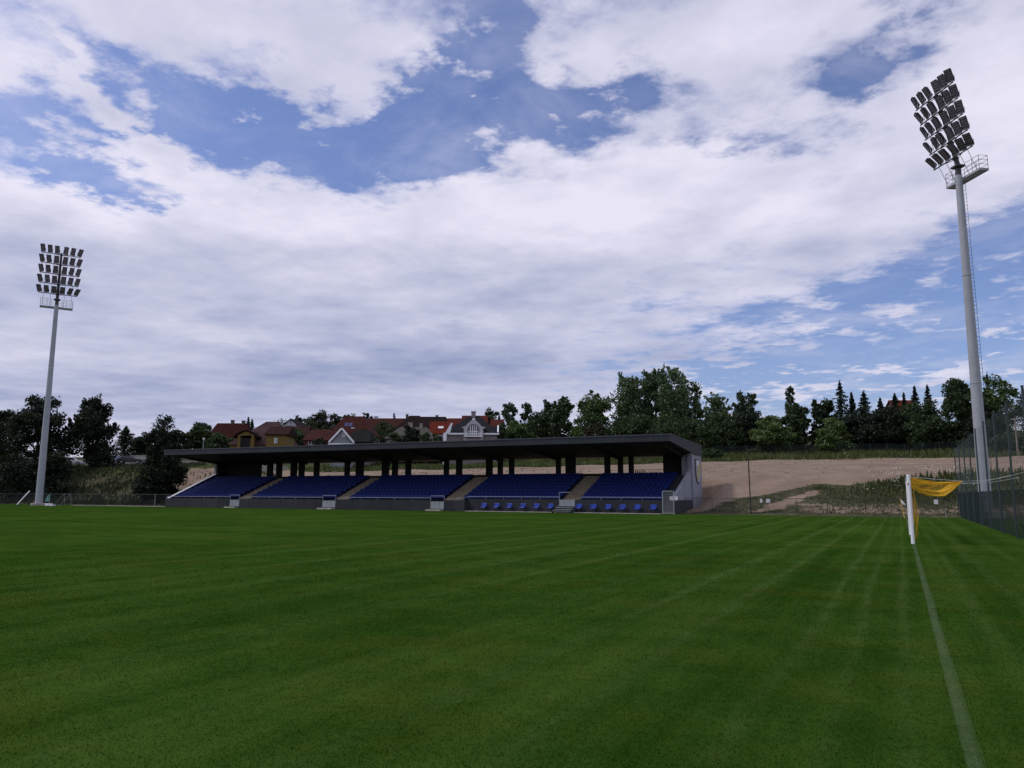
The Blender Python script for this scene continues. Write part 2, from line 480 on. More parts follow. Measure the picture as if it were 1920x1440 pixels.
M_KERB = mat("kerb_concrete", (.36, .33, .29), .9, .25, 1.5, bump=.2)
M_STEEL = mat("mast_steel", (.33, .345, .38), .6, .10, 1.5, bump=.1)
M_MASTDARK = mat("rack_steel", (.055, .06, .065), .6, .2, 2, metal=.3)
M_LAMP = mat("lamp_housing", (.022, .02, .026), .5, .2, 4)
M_LENS = mat("lamp_glass", (.30, .25, .31), .3, .3, 5)
M_DGREEN = mat("green_coated_wire", (.014, .026, .027), .5, .2, 2)
M_POSTG = mat("green_post_paint", (.028, .042, .045), .5, .3, 2)
M_NETGREY0 = M_NETGREY = mat("grey_net_cord", (.16, .19, .20), .8, .2, 3)
M_YELLOW = mat("orange_net_cord", (.78, .44, .010), .7, .2, 6)
M_FLAGY = mat("yellow_pole", (.75, .48, .03), .5, .1, 4)
M_ROPE = mat("pale_rope", (.45, .48, .5), .8, .15, 6)
M_RUBBER = mat("black_rubber", (.006, .006, .006), .8, .2, 5, spec=.05)
M_BARK = mat("bark", (.055, .042, .032), .95, .35, 2, bump=.5)
M_BIRCHBARK = mat("pale_bark", (.30, .29, .27), .9, .4, 2.5, bump=.3)
M_GLASS = mat("dark_window_glass", (.03, .035, .045), .12, .2, 1, spec=.6)

# ------------------------------------------------------------------ grandstand
XL, XR = -84.6, -18.65
YF = 69.5
stand = empty("grandstand", (0, 0, 0), 0, "long dark covered grandstand with rows of blue seats beside the pitch", "grandstand")
GATES = [(-73.3, -71.7), (-58.9, -57.0), (-44.4, -42.7), (-30.0, -28.3)]
AISLES = [(-72.7, -70.95), (-57.75, -55.95), (-43.2, -41.2), (-29.75, -28.0)]
XSTEP = -40.2
Y2 = 70.25     # face of the set-back right part
# front wall (two faces, left one stands forward), gaps at the gates
w = MB()
prev = XL
for g in GATES[:3]:
    w.box(prev, g[0], YF, YF+.25, 0, 1.12); prev = g[1]
w.box(prev, XSTEP, YF, YF+.25, 0, 1.12)
w.box(XSTEP-.25, XSTEP-.001, YF+.25, Y2+.25, 0, 1.121)
prev = XSTEP-.002
w.box(prev, GATES[3][0], Y2, Y2+.25, 0, 1.26); w.box(GATES[3][1], -19.5, Y2, Y2+.25, 0, 1.26)
w.build("front_wall", M_DARKCONC, stand, bevel=.01)
# stepped tiers
NR = 8; TR = .86; RI = .335; Y0 = 70.75; Z0 = 1.0
prof = [(Y0-.24, 0.05), (Y0-.24, Z0)]
for k in range(NR):
    prof += [(Y0+k*TR, Z0+k*RI), (Y0+k*TR, Z0+(k+1)*RI)]
prof += [(79.0, Z0+NR*RI), (79.0, .05)]
w = MB(); w.prism_x([(y, z) for y, z in prof][::-1], XL+.3, XR-.35)
w.build("tier", M_DARKCONC, stand)
# aisle stairs
for a0, a1 in AISLES:
    w = MB()
    for k in range(NR):
        y = Y0+k*TR; z = Z0+k*RI
        w.box(a0, a1, y-.02-TR*.5, y+TR*.0-.004, z-.02, z+RI*.5)
        w.box(a0, a1, y-.006, y+TR*.5, z+.1, z+RI+.012)
    w.build("aisle_stair", M_CONC, stand)
# seats
def seat_geo(w, x, y, z, s=1.0):
    b = len(w.v)
    wd = .225
    # pan
    pan = [(-.20, .40), (-.21, .435), (.0, .42), (.17, .43), (.20, .47)]
    top = [(-.20, .43), (-.17, .455), (.0, .445), (.16, .455), (.19, .49)]
    prof = [(-.21, .40), (-.20, .445), (-.02, .435), (.14, .45), (.20, .62), (.235, .80), (.27, .805), (.25, .62), (.20, .42), (.0, .395)]
    pr = [(y+p*s, z+q*s) for p, q in prof][::-1]
    w.prism_x(pr, x-wd, x+wd)
    # side flanges of the bucket
    for sx in (-1, 1):
        w.add([(x+sx*wd, y-.19*s, z+.445*s), (x+sx*(wd+.012), y-.15*s, z+.49*s), (x+sx*(wd+.012), y+.15*s, z+.52*s), (x+sx*(wd+.004), y+.22*s, z+.76*s), (x+sx*wd, y+.235*s, z+.8*s), (x+sx*wd, y+.17*s, z+.46*s)],
              [(0, 1, 2, 3, 4, 5)])
    w.box(x-.025, x+.025, y-.02, y+.22*s, z+.0, z+.40*s)
    return w
cols = []
bounds = [(XL+.45, AISLES[0][0])]+[(AISLES[i][1], AISLES[i+1][0]) for i in range(3)]+[(AISLES[3][1], XR-1.0)]
for r in range(NR):
    for (b0, b1) in bounds:
        n = int((b1-b0-.1)/.5)
        off = (b1-b0-n*.5)/2
        for k in range(n):
            cols.append((b0+off+.25+k*.5, Y0-.02+r*TR-TR*.42 if r else Y0-.33, Z0+r*RI, r))
cols = [(x, y+.15, z, r) for x, y, z, r in cols]
seat_proto = None
order = sorted(cols, key=lambda q: math.hypot(q[0], q[1])+ (0 if q[3] < 3 else 6*q[3]))
near, rest = order[:100], order[100:]
for i, (x, y, z, r) in enumerate(near):
    if seat_proto is None:
        seat_proto = seat_geo(MB(), 0, 0, 0, .82).build("seat", M_SEAT, stand)
        o = seat_proto
    else:
        o = seat_proto.copy(); COL.objects.link(o); o.parent = stand
    o.location = (x, y, z)
w = MB()
for (x, y, z, r) in rest: seat_geo(w, x, y, z, .82)
tag(w.build("seat_rows", M_SEAT, stand), "remaining rows of blue seats on the tiers", kind='stuff')
# row end numbers etc are below a pixel; sloping side walls
ps = [(70.2, .0), (70.2, 1.2), (77.5, 4.25), (77.5, 5.95), (78.75, 5.86), (78.75, 0)]
w = MB(); w.prism_x([(YF+.26, 0), (YF+.26, 1.02), (77.5, 4.42), (77.5, 5.6), (79.0, 5.6), (79.0, 0)][::-1], XL, XL+.28)
w.build("side_wall", M_DARKCONC, stand, bevel=.01)
w = MB(); w.prism_x([(YF+.20, 1.022), (YF+.20, 1.10), (77.5, 4.50), (77.5, 4.422)][::-1], XL-.05, XL+.33)
w.build("wall_coping", M_WHITE, stand)
w = MB(); w.box(XL-.02, XL+.30, 77.2, 77.49, 4.5, 6.02); w.build("side_post", M_ENDWALL, stand)
w = MB()
w.prism_x([(70.6, 0), (70.6, 1.25), (77.46, 4.12), (77.46, 0)][::-1], XR-.30, XR)
w.build("side_wall", M_ENDWALL, stand, bevel=.01)
w = MB(); w.prism_x([(70.5, 1.25), (70.5, 1.33), (77.46, 4.20), (77.46, 4.12)][::-1], XR-.33, XR+.03)
w.build("wall_coping", M_ENDWALL, stand)
# end block carrying the crest
w = MB(); w.prism_x([(77.47, 0), (77.47, 6.0), (82.0, 5.8), (82.0, 0)][::-1], XR-.35, XR+.02)
w.box(XR-1.05, XR-.351, 77.9, 78.2, 3.6, 6.02)
w.build("end_wall", M_ENDWALL, stand)
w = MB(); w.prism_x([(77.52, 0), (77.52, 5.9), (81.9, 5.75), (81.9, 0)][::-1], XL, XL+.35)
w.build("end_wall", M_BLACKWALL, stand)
# rear wall with openings and piers
ZB, ZT = 4.0, 5.78
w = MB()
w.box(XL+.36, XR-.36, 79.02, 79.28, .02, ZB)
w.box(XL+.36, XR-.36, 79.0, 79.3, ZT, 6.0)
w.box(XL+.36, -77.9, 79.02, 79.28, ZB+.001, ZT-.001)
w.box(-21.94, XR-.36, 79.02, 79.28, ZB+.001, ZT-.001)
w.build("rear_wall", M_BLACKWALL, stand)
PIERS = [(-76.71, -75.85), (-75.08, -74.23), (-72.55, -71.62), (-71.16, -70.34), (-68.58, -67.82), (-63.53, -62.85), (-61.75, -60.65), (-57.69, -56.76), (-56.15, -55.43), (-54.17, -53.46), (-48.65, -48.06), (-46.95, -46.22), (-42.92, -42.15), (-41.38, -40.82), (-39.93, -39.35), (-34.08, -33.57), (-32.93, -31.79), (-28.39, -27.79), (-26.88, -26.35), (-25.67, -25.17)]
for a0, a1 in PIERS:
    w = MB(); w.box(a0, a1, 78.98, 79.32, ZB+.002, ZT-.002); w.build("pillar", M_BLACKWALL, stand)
# roof
prof = [(69.3, 6.62), (69.3, 7.24), (81.9, 6.92), (81.9, 5.83), (78.8, 5.86)]
w = MB(); w.prism_x(prof, XL-.6, XR+.12)
roof = w.build("roof", M_FASCIA, stand)
# soffit boards and beams under the roof
w = MB(); w.prism_x([(69.6, 6.55), (69.6, 6.585), (78.7, 5.845), (78.7, 5.81)], XL-.4, XR-.1); w.build("soffit", M_SOFFIT, roof)
for k in range(10):
    x = XL+1.0+k*(XR-XL-2)/9
    w = MB(); w.prism_x([(70.4, 6.34), (70.4, 6.52), (78.6, 5.81), (78.6, 5.50)], x-.12, x+.12)
    w.build("roof_beam", M_SOFFIT, roof)
w = MB(); w.box(XL-.64, XR+.16, 69.24, 69.34, 7.2, 7.29); w.prism_x([(69.35, 7.2), (69.35, 7.285), (81.95, 6.965), (81.95, 6.88)], XR+.08, XR+.16)
w.build("roof_trim", mat("trim_metal", (.06, .065, .078), .5, .2, 1), roof)
# thin lightning wires on the roof
w = MB()
for x in (-60.2, -52.4, -44.9, -37.5, -30.6, -24.2): w.tube((x, 70.5, 7.18), (x, 70.5, 7.62), .014, .01, 5)
w.build("roof_rod", M_GALV, roof)
# front railings
def rail(x0, x1, y, z, name="railing"):
    w = MB(); w.tube((x0, y, z), (x1, y, z), .032, .032, 8)
    n = max(2, int((x1-x0)/2.0)+1)
    for k in range(n):
        x = x0+(x1-x0)*k/(n-1); w.tube((x, y, z-.24), (x, y, z), .022, .022, 6)
    return w.build(name, M_RAIL, stand)
segs = [(XL+.1, GATES[0][0]-.02), (AISLES[0][1], GATES[1][0]-.02), (AISLES[1][1], GATES[2][0]-.02), (AISLES[2][1], XSTEP-.2)]
for x0, x1 in segs: rail(x0, x1, YF+.12, 1.33)
rail(XSTEP-.05, GATES[3][0]-.02, Y2+.12, 1.50); rail(GATES[3][1]+.6, -19.6, Y2+.12, 1.50)
w = MB(); w.tube((XSTEP-.2, YF+.12, 1.33), (XSTEP-.05, Y2+.12, 1.5), .032, .032, 8); w.build("railing", M_RAIL, stand)
# gates with handrail frames
for i, (g0, g1) in enumerate(GATES):
    yy_ = YF if i < 3 else Y2
    zb, zt = (.22, .98) if i < 3 else (.62, 1.24)
    w = MB(); w.box(g0+.03, g1-.03, yy_+.02, yy_+.06, zb, zt)
    for x in (g0+.33*(g1-g0), g0+.66*(g1-g0)): w.box(x-.015, x+.015, yy_+.0, yy_+.019, zb, zt)
    gt = w.build("gate", M_PANEL, stand)
    w = MB()
    ztop = 1.55 if i < 3 else 1.95
    for x in (g0+.02, g1-.02): w.tube((x, yy_+.08, .05), (x, yy_+.08, ztop if x < g0+.1 or i < 3 else zt), .03, .03, 8)
    w.tube((g0+.02, yy_+.08, ztop), ((g1-.02) if i < 3 else g0+.75*(g1-g0), yy_+.08, ztop), .03, .03, 8)
    w.build("gate_frame", M_RAIL, gt)
    w = MB(); w.box(g0+.02, g1-.02, yy_+.12, yy_+.2, 0, zb+.3); w.build("gate_riser", M_DARKCONC, gt)
    if i < 3:
        w = MB(); w.box(g0-.12, g1+.02, yy_-.75, yy_-.02, 0.004, .15); w.build("front_step", M_KERB, stand, bevel=.015)
# right end: dark plinth
w = MB(); w.box(-19.49, XR+.06, Y2, Y2+.25, 0, 1.27); w.box(XR+.021, XR+.1, Y2+.251, 77.45, 0, 1.265); w.box(XR+.022, XR+.06, 77.451, 82.0, 0, .45)
w.build("plinth", M_DARKCONC, stand)
# downpipe
w = MB(); w.tube((XR+.07, 77.55, .5), (XR+.07, 77.55, 5.8), .05, .05, 8); w.build("downpipe", M_RAIL, stand)
# crest on the end wall: shield with dark border, pale field, yellow band
def shield(y0, y1, zt, zb, x, n=10):
    c = (y0+y1)/2; pts = [(y0, zt), (y1, zt)]
    for k in range(n+1):
        q = k/n; z = zt-(zt-zb)*(.35+.65*q)
        hwid = (y1-y0)/2*math.sqrt(max(0, 1-q**2.2))
        pts.append((c+hwid, z))
    for k in range(n-1, -1, -1):
        q = k/n; z = zt-(zt-zb)*(.35+.65*q)
        hwid = (y1-y0)/2*math.sqrt(max(0, 1-q**2.2)); pts.append((c-hwid, z))
    return pts
M_CRESTK = mat("crest_black", (.02, .022, .035), .5, .1, 3)
M_CRESTG = mat("crest_grey", (.33, .35, .39), .6, .1, 3)
M_CRESTY = mat("crest_yellow", (.42, .35, .06), .5, .1, 3)
w = MB(); w.prism_x(shield(78.9, 81.5, 5.42, 2.85, 0), XR+.021, XR+.05); crest = w.build("crest", M_CRESTK, stand)
w = MB(); w.prism_x(shield(79.45, 81.42, 5.34, 3.0, 0), XR+.051, XR+.06); w.build("crest_field", M_CRESTG, crest)
w = MB(); w.prism_x([(79.62, 3.5), (80.0, 3.3), (81.2, 4.5), (81.2, 5.0), (80.75, 5.0)], XR+.061, XR+.07); w.build("crest_band", M_CRESTY, crest)
w = MB(); w.box(XR+.061, XR+.072, 79.6, 80.5, 4.72, 5.26); w.box(XR+.0725, XR+.08, 79.8, 80.3, 4.86, 5.14); w.build("crest_badge", M_OFFWHITE, crest)

# kerb strip in front of the stand
w = MB(); w.box(XSTEP+.1, -19.6, 69.35, Y2-.01, 0.004, .06); kb = w.build("paving_strip", M_KERB)
tag(kb, "pale concrete strip along the foot of the stand wall", kind='structure')
w = MB(); w.box(-104, -85.0, 69.9, 70.5, 0.004, .07); kb = w.build("paving_strip", M_KERB)
tag(kb, "pale concrete edging below the low fence left of the stand", kind='structure')

# white blank sign on the plinth
w = MB(); w.box(-18.95, -18.2, 70.22, 70.24, 1.275, 1.63); w.tube((-18.75, 70.26, 1.2), (-18.75, 70.26, 1.6), .02, .02, 6); w.tube((-18.4, 70.26, 1.2), (-18.4, 70.26, 1.6), .02, .02, 6)
tag(w.build("notice_board", M_OFFWHITE), "small blank white board on the dark wall at the stand's end", "sign")

# twelve single seats along the wall
def bench_seat(x):
    root = empty("bench_seat", (x, 69.85, .06), 0)
    w = MB(); prof = [(-.24, .36), (-.23, .41), (-.02, .39), (.13, .41), (.19, .62), (.23, .80), (.27, .80), (.25, .6), (.2, .36), (0, .34)]
    w.prism_x(prof[::-1], -.27, .27); w.build("seat_shell", M_SEATB, root, bevel=.015)
    w = MB()
    for sx in (-1, 1): w.prism_x([(-.22, .40), (-.20, .47), (.12, .50), (.21, .78), (.20, .5), (.14, .40)][::-1], sx*.285-.014, sx*.285+.014)
    w.build("armrest", M_SEATB, root)
    w = MB(); w.tube((0, .04, 0), (0, .04, .35), .05, .05, 8); w.box(-.16, .16, -.12, .2, 0, .02); w.build("pedestal", M_MASTDARK, root)
    return root
BX = [-38.2, -36.73, -35.28, -33.79, -32.28, -30.78, -27.77, -26.3, -24.81, -23.39, -21.95, -20.43]
BL = ["bright blue single seat nearest the projecting corner of the stand wall",
      "second bright blue single seat from the projecting wall corner",
      "third bright blue single seat from the projecting wall corner",
      "fourth bright blue seat from the projecting wall corner, third before the steel steps",
      "bright blue single seat one place left of the seat beside the steps",
      "bright blue single seat directly left of the steel steps",
      "bright blue single seat directly right of the steel steps",
      "second bright blue single seat right of the steel steps",
      "third bright blue single seat right of the steel steps",
      "bright blue single seat third from the grey mesh gate at the stand's end",
      "bright blue single seat second from the grey mesh gate",
      "bright blue single seat next to the grey mesh gate"]
for x, l in zip(BX, BL):
    tag(bench_seat(x), l, "seat", "single blue seats along the stand wall")

# steel steps
st = empty("steel_steps", (-29.05, 69.5, 0), 0, "grey steel steps leading up to the stand gate between blue seats", "steps")
for k in range(4):
    w = MB(); w.box(-.92, .92, -.95+k*.42, -.95+k*.42+.36, .17+k*.15, .21+k*.15); w.build("tread", M_GALV, st)
for sx in (-1, 1):
    w = MB(); w.prism_x([(-.95, .004), (-.95, .165), (.7, .60), (.7, .4), (-.5, .004)][::-1], sx*.96-.02, sx*.96+.02); w.build("stringer", M_MASTDARK, st)

# mesh gate at right end of the stand
mg = empty("mesh_gate", (-19.35, 69.35, 0), 0, "tall narrow grey wire mesh gate at the stand's right corner", "gate")
w = MB()
for x in (-.02, 1.0): w.tube((x, 0, 0), (x, 0, 2.1), .045, .045, 8)
for z in (.1, 2.08): w.tube((-.02, 0, z), (1.0, 0, z), .025, .025, 6)
w.build("gate_frame", M_GALV, mg)
sg = [((x, 0, .1), (x, 0, 2.05)) for x in np.arange(.03, 1.0, .05)]+[((0, 0, z), (.98, 0, z)) for z in np.arange(.2, 2.0, .2)]
v, f = wires(sg, .006); np_mesh("wire_mesh", v, f, M_GALV, mg)

# ------------------------------------------------------------------ floodlight masts
def floodlight_proto():
    # origin at yoke foot, facing local -Y, tilted down
    rot = Matrix.Rotation(R(27), 3, 'X')
    w = MB(); c = Vector((0, -.06, .62)); LS = 1.16
    def P(x, y, z): return c+rot @ Vector((x*LS, y*LS, z*LS))
    vs = [P(-.235, -.10, -.46), P(.235, -.10, -.46), P(.235, -.10, .46), P(-.235, -.10, .46), P(-.19, .08, -.36), P(.19, .08, -.36), P(.19, .08, .36), P(-.19, .08, .36)]
    w.add(vs, [(0, 3, 2, 1), (4, 5, 6, 7), (0, 1, 5, 4), (1, 2, 6, 5), (2, 3, 7, 6), (3, 0, 4, 7)])
    for k in range(6):
        z = -.46+k*.184
        w.cbox(P(0, -.13, z), .48*LS, .04, .04, rot)
    for x in (-.24, .24): w.cbox(P(x, -.12, 0), .03, .06, .94*LS, rot)
    hs = w.build("floodlight", M_LAMP)
    w = MB(); w.cbox(P(0, -.105, 0), .44*LS, .012, .88*LS, rot); w.build("lens", M_LENS, hs)
    w = MB()
    for x in (-.30, .30): w.tube((x, .02, .05), (x, .0, .55), .02, .02, 6)
    w.tube((-.30, .02, .05), (.30, .02, .05), .025, .025, 6); w.tube((0, .02, 0), (0, .02, .06), .04, .04, 6)
    w.build("bracket", M_GALV, hs)
    return hs
ZBARS = [29.7, 31.07, 32.44, 33.81, 35.18]
LEAN = math.tan(R(13))
def lean_y(z): return -(z-29.2)*LEAN if z > 29.2 else 0.0
def make_mast():
    root = empty("floodlight_mast")
    # pole in tapering flanged sections
    zz = [0.35, 10.5, 19.5, 28.2]; rr = [.48, .40, .325, .27]
    w = MB()
    for k in range(3): w.tube((0, 0, zz[k]), (0, 0, zz[k+1]), rr[k], rr[k+1], 24, False)
    pole = w.build("pole", M_STEEL, root, smooth=True)
    w = MB()
    for k in (1, 2): w.tube((0, 0, zz[k]-.05), (0, 0, zz[k]+.05), rr[k]+.025, rr[k]+.025, 24)
    w.build("collar", M_STEEL, pole)
    w = MB(); w.box(-.95, .95, -.95, .95, -.6, .30); w.tube((0, 0, .30), (0, 0, .36), .66, .66, 20); w.build("foundation", M_KERB, root, bevel=.03)
    w = MB(); w.tube((0, 0, 28.2), (0, 0, 29.2), .24, .22, 12); w.tube((0, 0, 29.15), (0, lean_y(35.5), 35.5), .20, .13, 12); w.box(-.4, .4, -.4, .4, 28.9, 29.05); w.build("rack_post", M_MASTDARK, root)
    for z in ZBARS:
        w = MB(); ly = lean_y(z); w.tube((-2.4, ly-.30, z), (2.4, ly-.30, z), .055, .055, 8); w.box(-.12, .12, ly-.30, ly+.2, z-.08, z+.08)
        w.tube((-1.2, ly-.28, z), (0, ly+.12, z), .03, .03, 6); w.tube((1.2, ly-.28, z), (0, ly+.12, z), .03, .03, 6)
        w.build("crossbar", M_MASTDARK, root)
    w = MB()
    for x in (-1.75, -.85, .85, 1.75): w.tube((x, .33, 28.0), (x, lean_y(29.75)-.28, 29.75), .02, .02, 5); w.tube((x, lean_y(29.75)-.28, 29.75), (x, lean_y(35.2)-.28, 35.2), .02, .02, 5)
    w.build("upright_rods", M_MASTDARK, root)
    # maintenance platform
    w = MB(); w.box(-2.0, 2.0, .32, .38, 27.86, 28.05); w.box(-2.0, 2.0, 1.10, 1.16, 27.86, 28.05)
    for k in range(14): w.box(-2.0+k*.29, -2.0+k*.29+.2, .381, 1.099, 27.9, 27.95)
    w.box(-.3, .3, .05, .32, 27.7, 27.86); w.box(-2.03, -2.001, .32, 1.16, 27.86, 28.05); w.box(2.001, 2.03, .32, 1.16, 27.86, 28.05)
    pf_ = w.build("platform", M_STEEL, root)
    w = MB()
    for (x, y) in ((-2, .35), (-2, 1.13), (2, .35), (2, 1.13), (-.7, 1.13), (.7, 1.13), (-1.2, .35), (1.2, .35)): w.tube((x, y, 28.0), (x, y, 29.15), .024, .024, 6)
    for z in (28.4, 28.78, 29.15):
        w.tube((-2, .35, z), (-.45, .35, z), .02, .02, 5); w.tube((.45, .35, z), (2, .35, z), .02, .02, 5)
        w.tube((-2, 1.13, z), (2, 1.13, z), .02, .02, 5); w.tube((-2, .35, z), (-2, 1.13, z), .02, .02, 5); w.tube((2, .35, z), (2, 1.13, z), .02, .02, 5)
    w.build("platform_rail", M_STEEL, pf_)
    # rear ladder
    w = MB()
    for x in (-.2, .2): w.tube((x, .60, 2.6), (x, .40, 28.0), .016, .016, 5)
    z = 2.8
    while z < 27.9:
        yk = .60-.20*(z-2.6)/25.4
        w.tube((-.2, yk, z), (.2, yk, z), .014, .014, 4); z += .33
    z = 4
    while z < 27.5:
        yk = .60-.20*(z-2.6)/25.4
        w.tube((0, yk, z), (0, .2, z), .02, .02, 4); z += 2.6
    w.build("ladder", M_DGREEN, root)
    proto = floodlight_proto()
    xs_ = [-2.22, -1.37, -.51, .51, 1.37, 2.22]
    first = True
    rr_ = random.Random(3)
    for z in ZBARS[::-1]:
        for x in xs_:
            o = proto if first else copy_tree(proto)
            first = False
            o.parent = root; o.location = (x, lean_y(z)-.33, z+.05)
            o.rotation_euler = (R(rr_.uniform(-5, 5)) + (R(12) if z < 30 else 0), 0, R(x/2.2*26+rr_.uniform(-6, 6)))
    return root
mastR = make_mast(); mastR.location = (6.0, 72.0, 0.3); mastR.rotation_euler.z = R(-56.8)
tag(mastR, "tall grey floodlight mast behind the goal and mesh fence, before the conifers", "floodlight mast", "floodlight masts")
mastL = copy_tree(mastR); mastL.location = (-105.9, 66.5, 0.0); mastL.rotation_euler.z = R(58.9)
tag(mastL, "distant grey floodlight mast beyond the far end of the stand, near dark trees", "floodlight mast", "floodlight masts")

# ------------------------------------------------------------------ goal
GX0, GY0, GY1 = .30, 31.85, 39.15
goal = empty("football_goal", (GX0, GY0, 0), 0, "white football goal with sagging orange net at the pitch end", "goal")
for y in (0, GY1-GY0):
    w = MB(); w.tube((0, y, -.05), (0, y, 2.50), .062, .062, 16); w.build("post", M_WHITE, goal, smooth=False)
w = MB(); w.tube((0, .06, 2.44), (0, GY1-GY0-.06, 2.44), .06, .06, 16); w.build("crossbar", M_WHITE, goal)
w = MB(); w.cbox((-.03, -.055, 2.15), .05, .02, .06); w.build("net_clip", mat("red_clip", (.5, .03, .03), .5, .1), goal)
def net_surface(prof, ny_, y0, y1, sagamp):
    # prof: list of (x,z); resample at ~9cm
    P = [Vector((x, 0, z)) for x, z in prof]
    pts = [P[0]]
    for a, b_ in zip(P[:-1], P[1:]):
        n = max(1, int((b_-a).length/.085))
        for k in range(1, n+1): pts.append(a.lerp(b_, k/n))
    G = np.zeros((len(pts), ny_+1, 3))
    for i, p in enumerate(pts):
        q = i/(len(pts)-1)
        for j in range(ny_+1):
            s = j/ny_
            sg = sagamp*math.sin(math.pi*q)*(.5+.5*math.sin(s*math.pi*5+q*2))
            G[i, j] = (p.x+.03*math.sin(s*23+q*5), y0+(y1-y0)*s, p.z-sg)
    sgs = []
    for i in range(G.shape[0]):
        for j in range(ny_):
            sgs.append((G[i, j], G[i, j+1]))
    for j in range(ny_+1):
        for i in range(G.shape[0]-1):
            sgs.append((G[i, j], G[i+1, j]))
    return sgs
L = GY1-GY0
sg = net_surface([(.05, 2.42), (.45, 2.30), (1.0, 2.22), (1.72, 2.24)], 80, 0, L, .05)
sg += net_surface([(.08, 2.38), (.22, 2.08), (.45, 1.88), (.78, 1.76), (1.12, 1.76), (1.4, 1.95), (1.72, 2.24)], 80, 0, L, .05)
sg += net_surface([(.14, 2.2), (.3, 2.0), (.6, 1.95), (.95, 1.9), (1.3, 2.0), (1.6, 2.2)], 80, 0.05, L-.05, .06)
v, f = wires(sg, .0040); np_mesh("net", v, f, M_YELLOW, goal)
for yb in (.02, L-.02):     # side curtains hanging by the posts
    sg = []
    for k in range(9):
        x = .07+k*.012+.010*math.sin(k)
        zt_ = 2.2-.06*k; prevp = None
        for q in range(21):
            z = zt_-(zt_-.12-.03*k)*q/20
            p = (x+.025*math.sin(q*.45+k*.5)+.05*math.sin(q/20*math.pi), yb+.015*math.sin(q+k), z)
            if prevp: sg.append((prevp, p))
            prevp = p
    for q in range(22):
        z = .2+q*.085
        sg.append(((.08, yb, z), (.20-.004*abs(q-11), yb+.02, z+.02*math.sin(q*2))))
    xt, zt_a = [.03, .45, 1.0, 1.72], [2.42, 2.30, 2.22, 2.24]
    xb, zb_a = [.03, .22, .45, .78, 1.12, 1.4, 1.72], [2.34, 2.05, 1.85, 1.72, 1.72, 1.93, 2.24]
    gx_ = np.linspace(.04, 1.70, 30); NQ = 12
    G_ = [[(x, yb+.03*math.sin(i*.9+q), np.interp(x, xt, zt_a)*(1-q/NQ)+np.interp(x, xb, zb_a)*q/NQ) for q in range(NQ+1)] for i, x in enumerate(gx_)]
    for i in range(30):
        for q in range(NQ+1):
            if q < NQ: sg.append((G_[i][q], G_[i][q+1]))
            if i < 29: sg.append((G_[i][q], G_[i+1][q]))
    v, f = wires(sg, .0036); np_mesh("side_net", v, f, M_YELLOW, goal)
w = MB()
for (a, b_) in (((1.72, .1, 2.24), (3.82, .6, 2.62)), ((1.72, L-.2, 2.24), (3.85, L-1.0, 2.6)), ((1.72, L*.5, 2.24), (3.85, L*.5, 2.45))):
    n = 8; pts = []
    for k in range(n+1):
        q = k/n; p = Vector(a).lerp(Vector(b_), q); p.z -= .10*math.sin(math.pi*q); pts.append(p)
    w.path(pts, .006, 5)
w.tube((.0, 0, 2.40), (1.72, .1, 2.24), .008, .008, 5); w.tube((1.72, .1, 2.24), (1.72, L-.2, 2.24), .008, .008, 5)
w.build("tie_rope", M_ROPE, goal)

# corner flag
cf = empty("corner_flag", (.18, 68.1, 0), 0, "yellow corner flag pole with white flag behind the goal posts", "corner flag")
w = MB(); w.tube((0, 0, -.05), (-.22, 0, 1.5), .022, .018, 8); w.build("pole", M_FLAGY, cf)
w = MB()
fv = []; ff = []
for i in range(7):
    for j in range(5):
        u, q = i/6, j/4
        fv.append((-.22+.07*(1-0)*(q)*.9+u*.30+.02*math.sin(u*6), .04*math.sin(u*7+q*2), 1.49-q*.36*(1-.35*u)-u*.30))
for i in range(6):
    for j in range(4): ff.append((i*5+j, i*5+j+1, (i+1)*5+j+1, (i+1)*5+j))
w.add(fv, ff); fl = w.build("flag", M_WHITE, cf, smooth=True); sd = fl.modifiers.new("thick", 'SOLIDIFY'); sd.thickness = .004

# ------------------------------------------------------------------ right ball-stop fence
fence = empty("ball_stop_fence", (4.2, 15, 0), 0, "tall green mesh ball stop fence running along the pitch end", "fence")
y = 18.0
while y < 74:
    yl = y-15
    w = MB(); w.tube((0, yl, -.1), (0, yl, 5.68), .045, .04, 8)
    w.box(-.05, .05, yl-.05, yl+.05, 5.681, 5.72)
    w.build("fence_post", M_POSTG, fence)
    y += 5.05
ya, yb = 3.0, 58.5
sg = [((.06, q, .03), (.06, q, 2.0)) for q in np.arange(ya, yb, .05)]+[((.064, ya, z), (.064, yb, z)) for z in np.arange(.05, 2.05, .2)]
v, f = wires(sg, .0022); np_mesh("wire_mesh", v, f, M_DGREEN, fence)
sg = [((.05, q, 2.02), (.05, q, 5.6)) for q in np.arange(ya, yb, .15)]+[((.053, ya, z), (.053, yb, z)) for z in np.arange(2.15, 5.62, .15)]
v, f = wires(sg, .0014); np_mesh("ball_net", v, f, M_NETGREY, fence)
w = MB()
for z in (2.02, 5.62): w.tube((.05, ya, z), (.05, yb, z), .006, .006, 4)
w.build("tension_wire", M_DGREEN, fence)

# black hose hanging off the fence
pts = [Vector((4.13, 36.0, .60)), Vector((4.11, 35.6, .64))]
for k in range(13):
    q = k/12; pts.append(Vector((4.08-.36*q, 35.4-5.2*q, .62*(1-q)**1.35+.035)))
pts += [Vector((3.55, 29.2, .035)), Vector((3.42, 28.0, .035)), Vector((3.5, 26.6, .035))]
w = MB(); w.path(pts, .03, 8); tag(w.build("hose", M_RUBBER), "black rubber hose trailing from the green mesh fence", "hose")

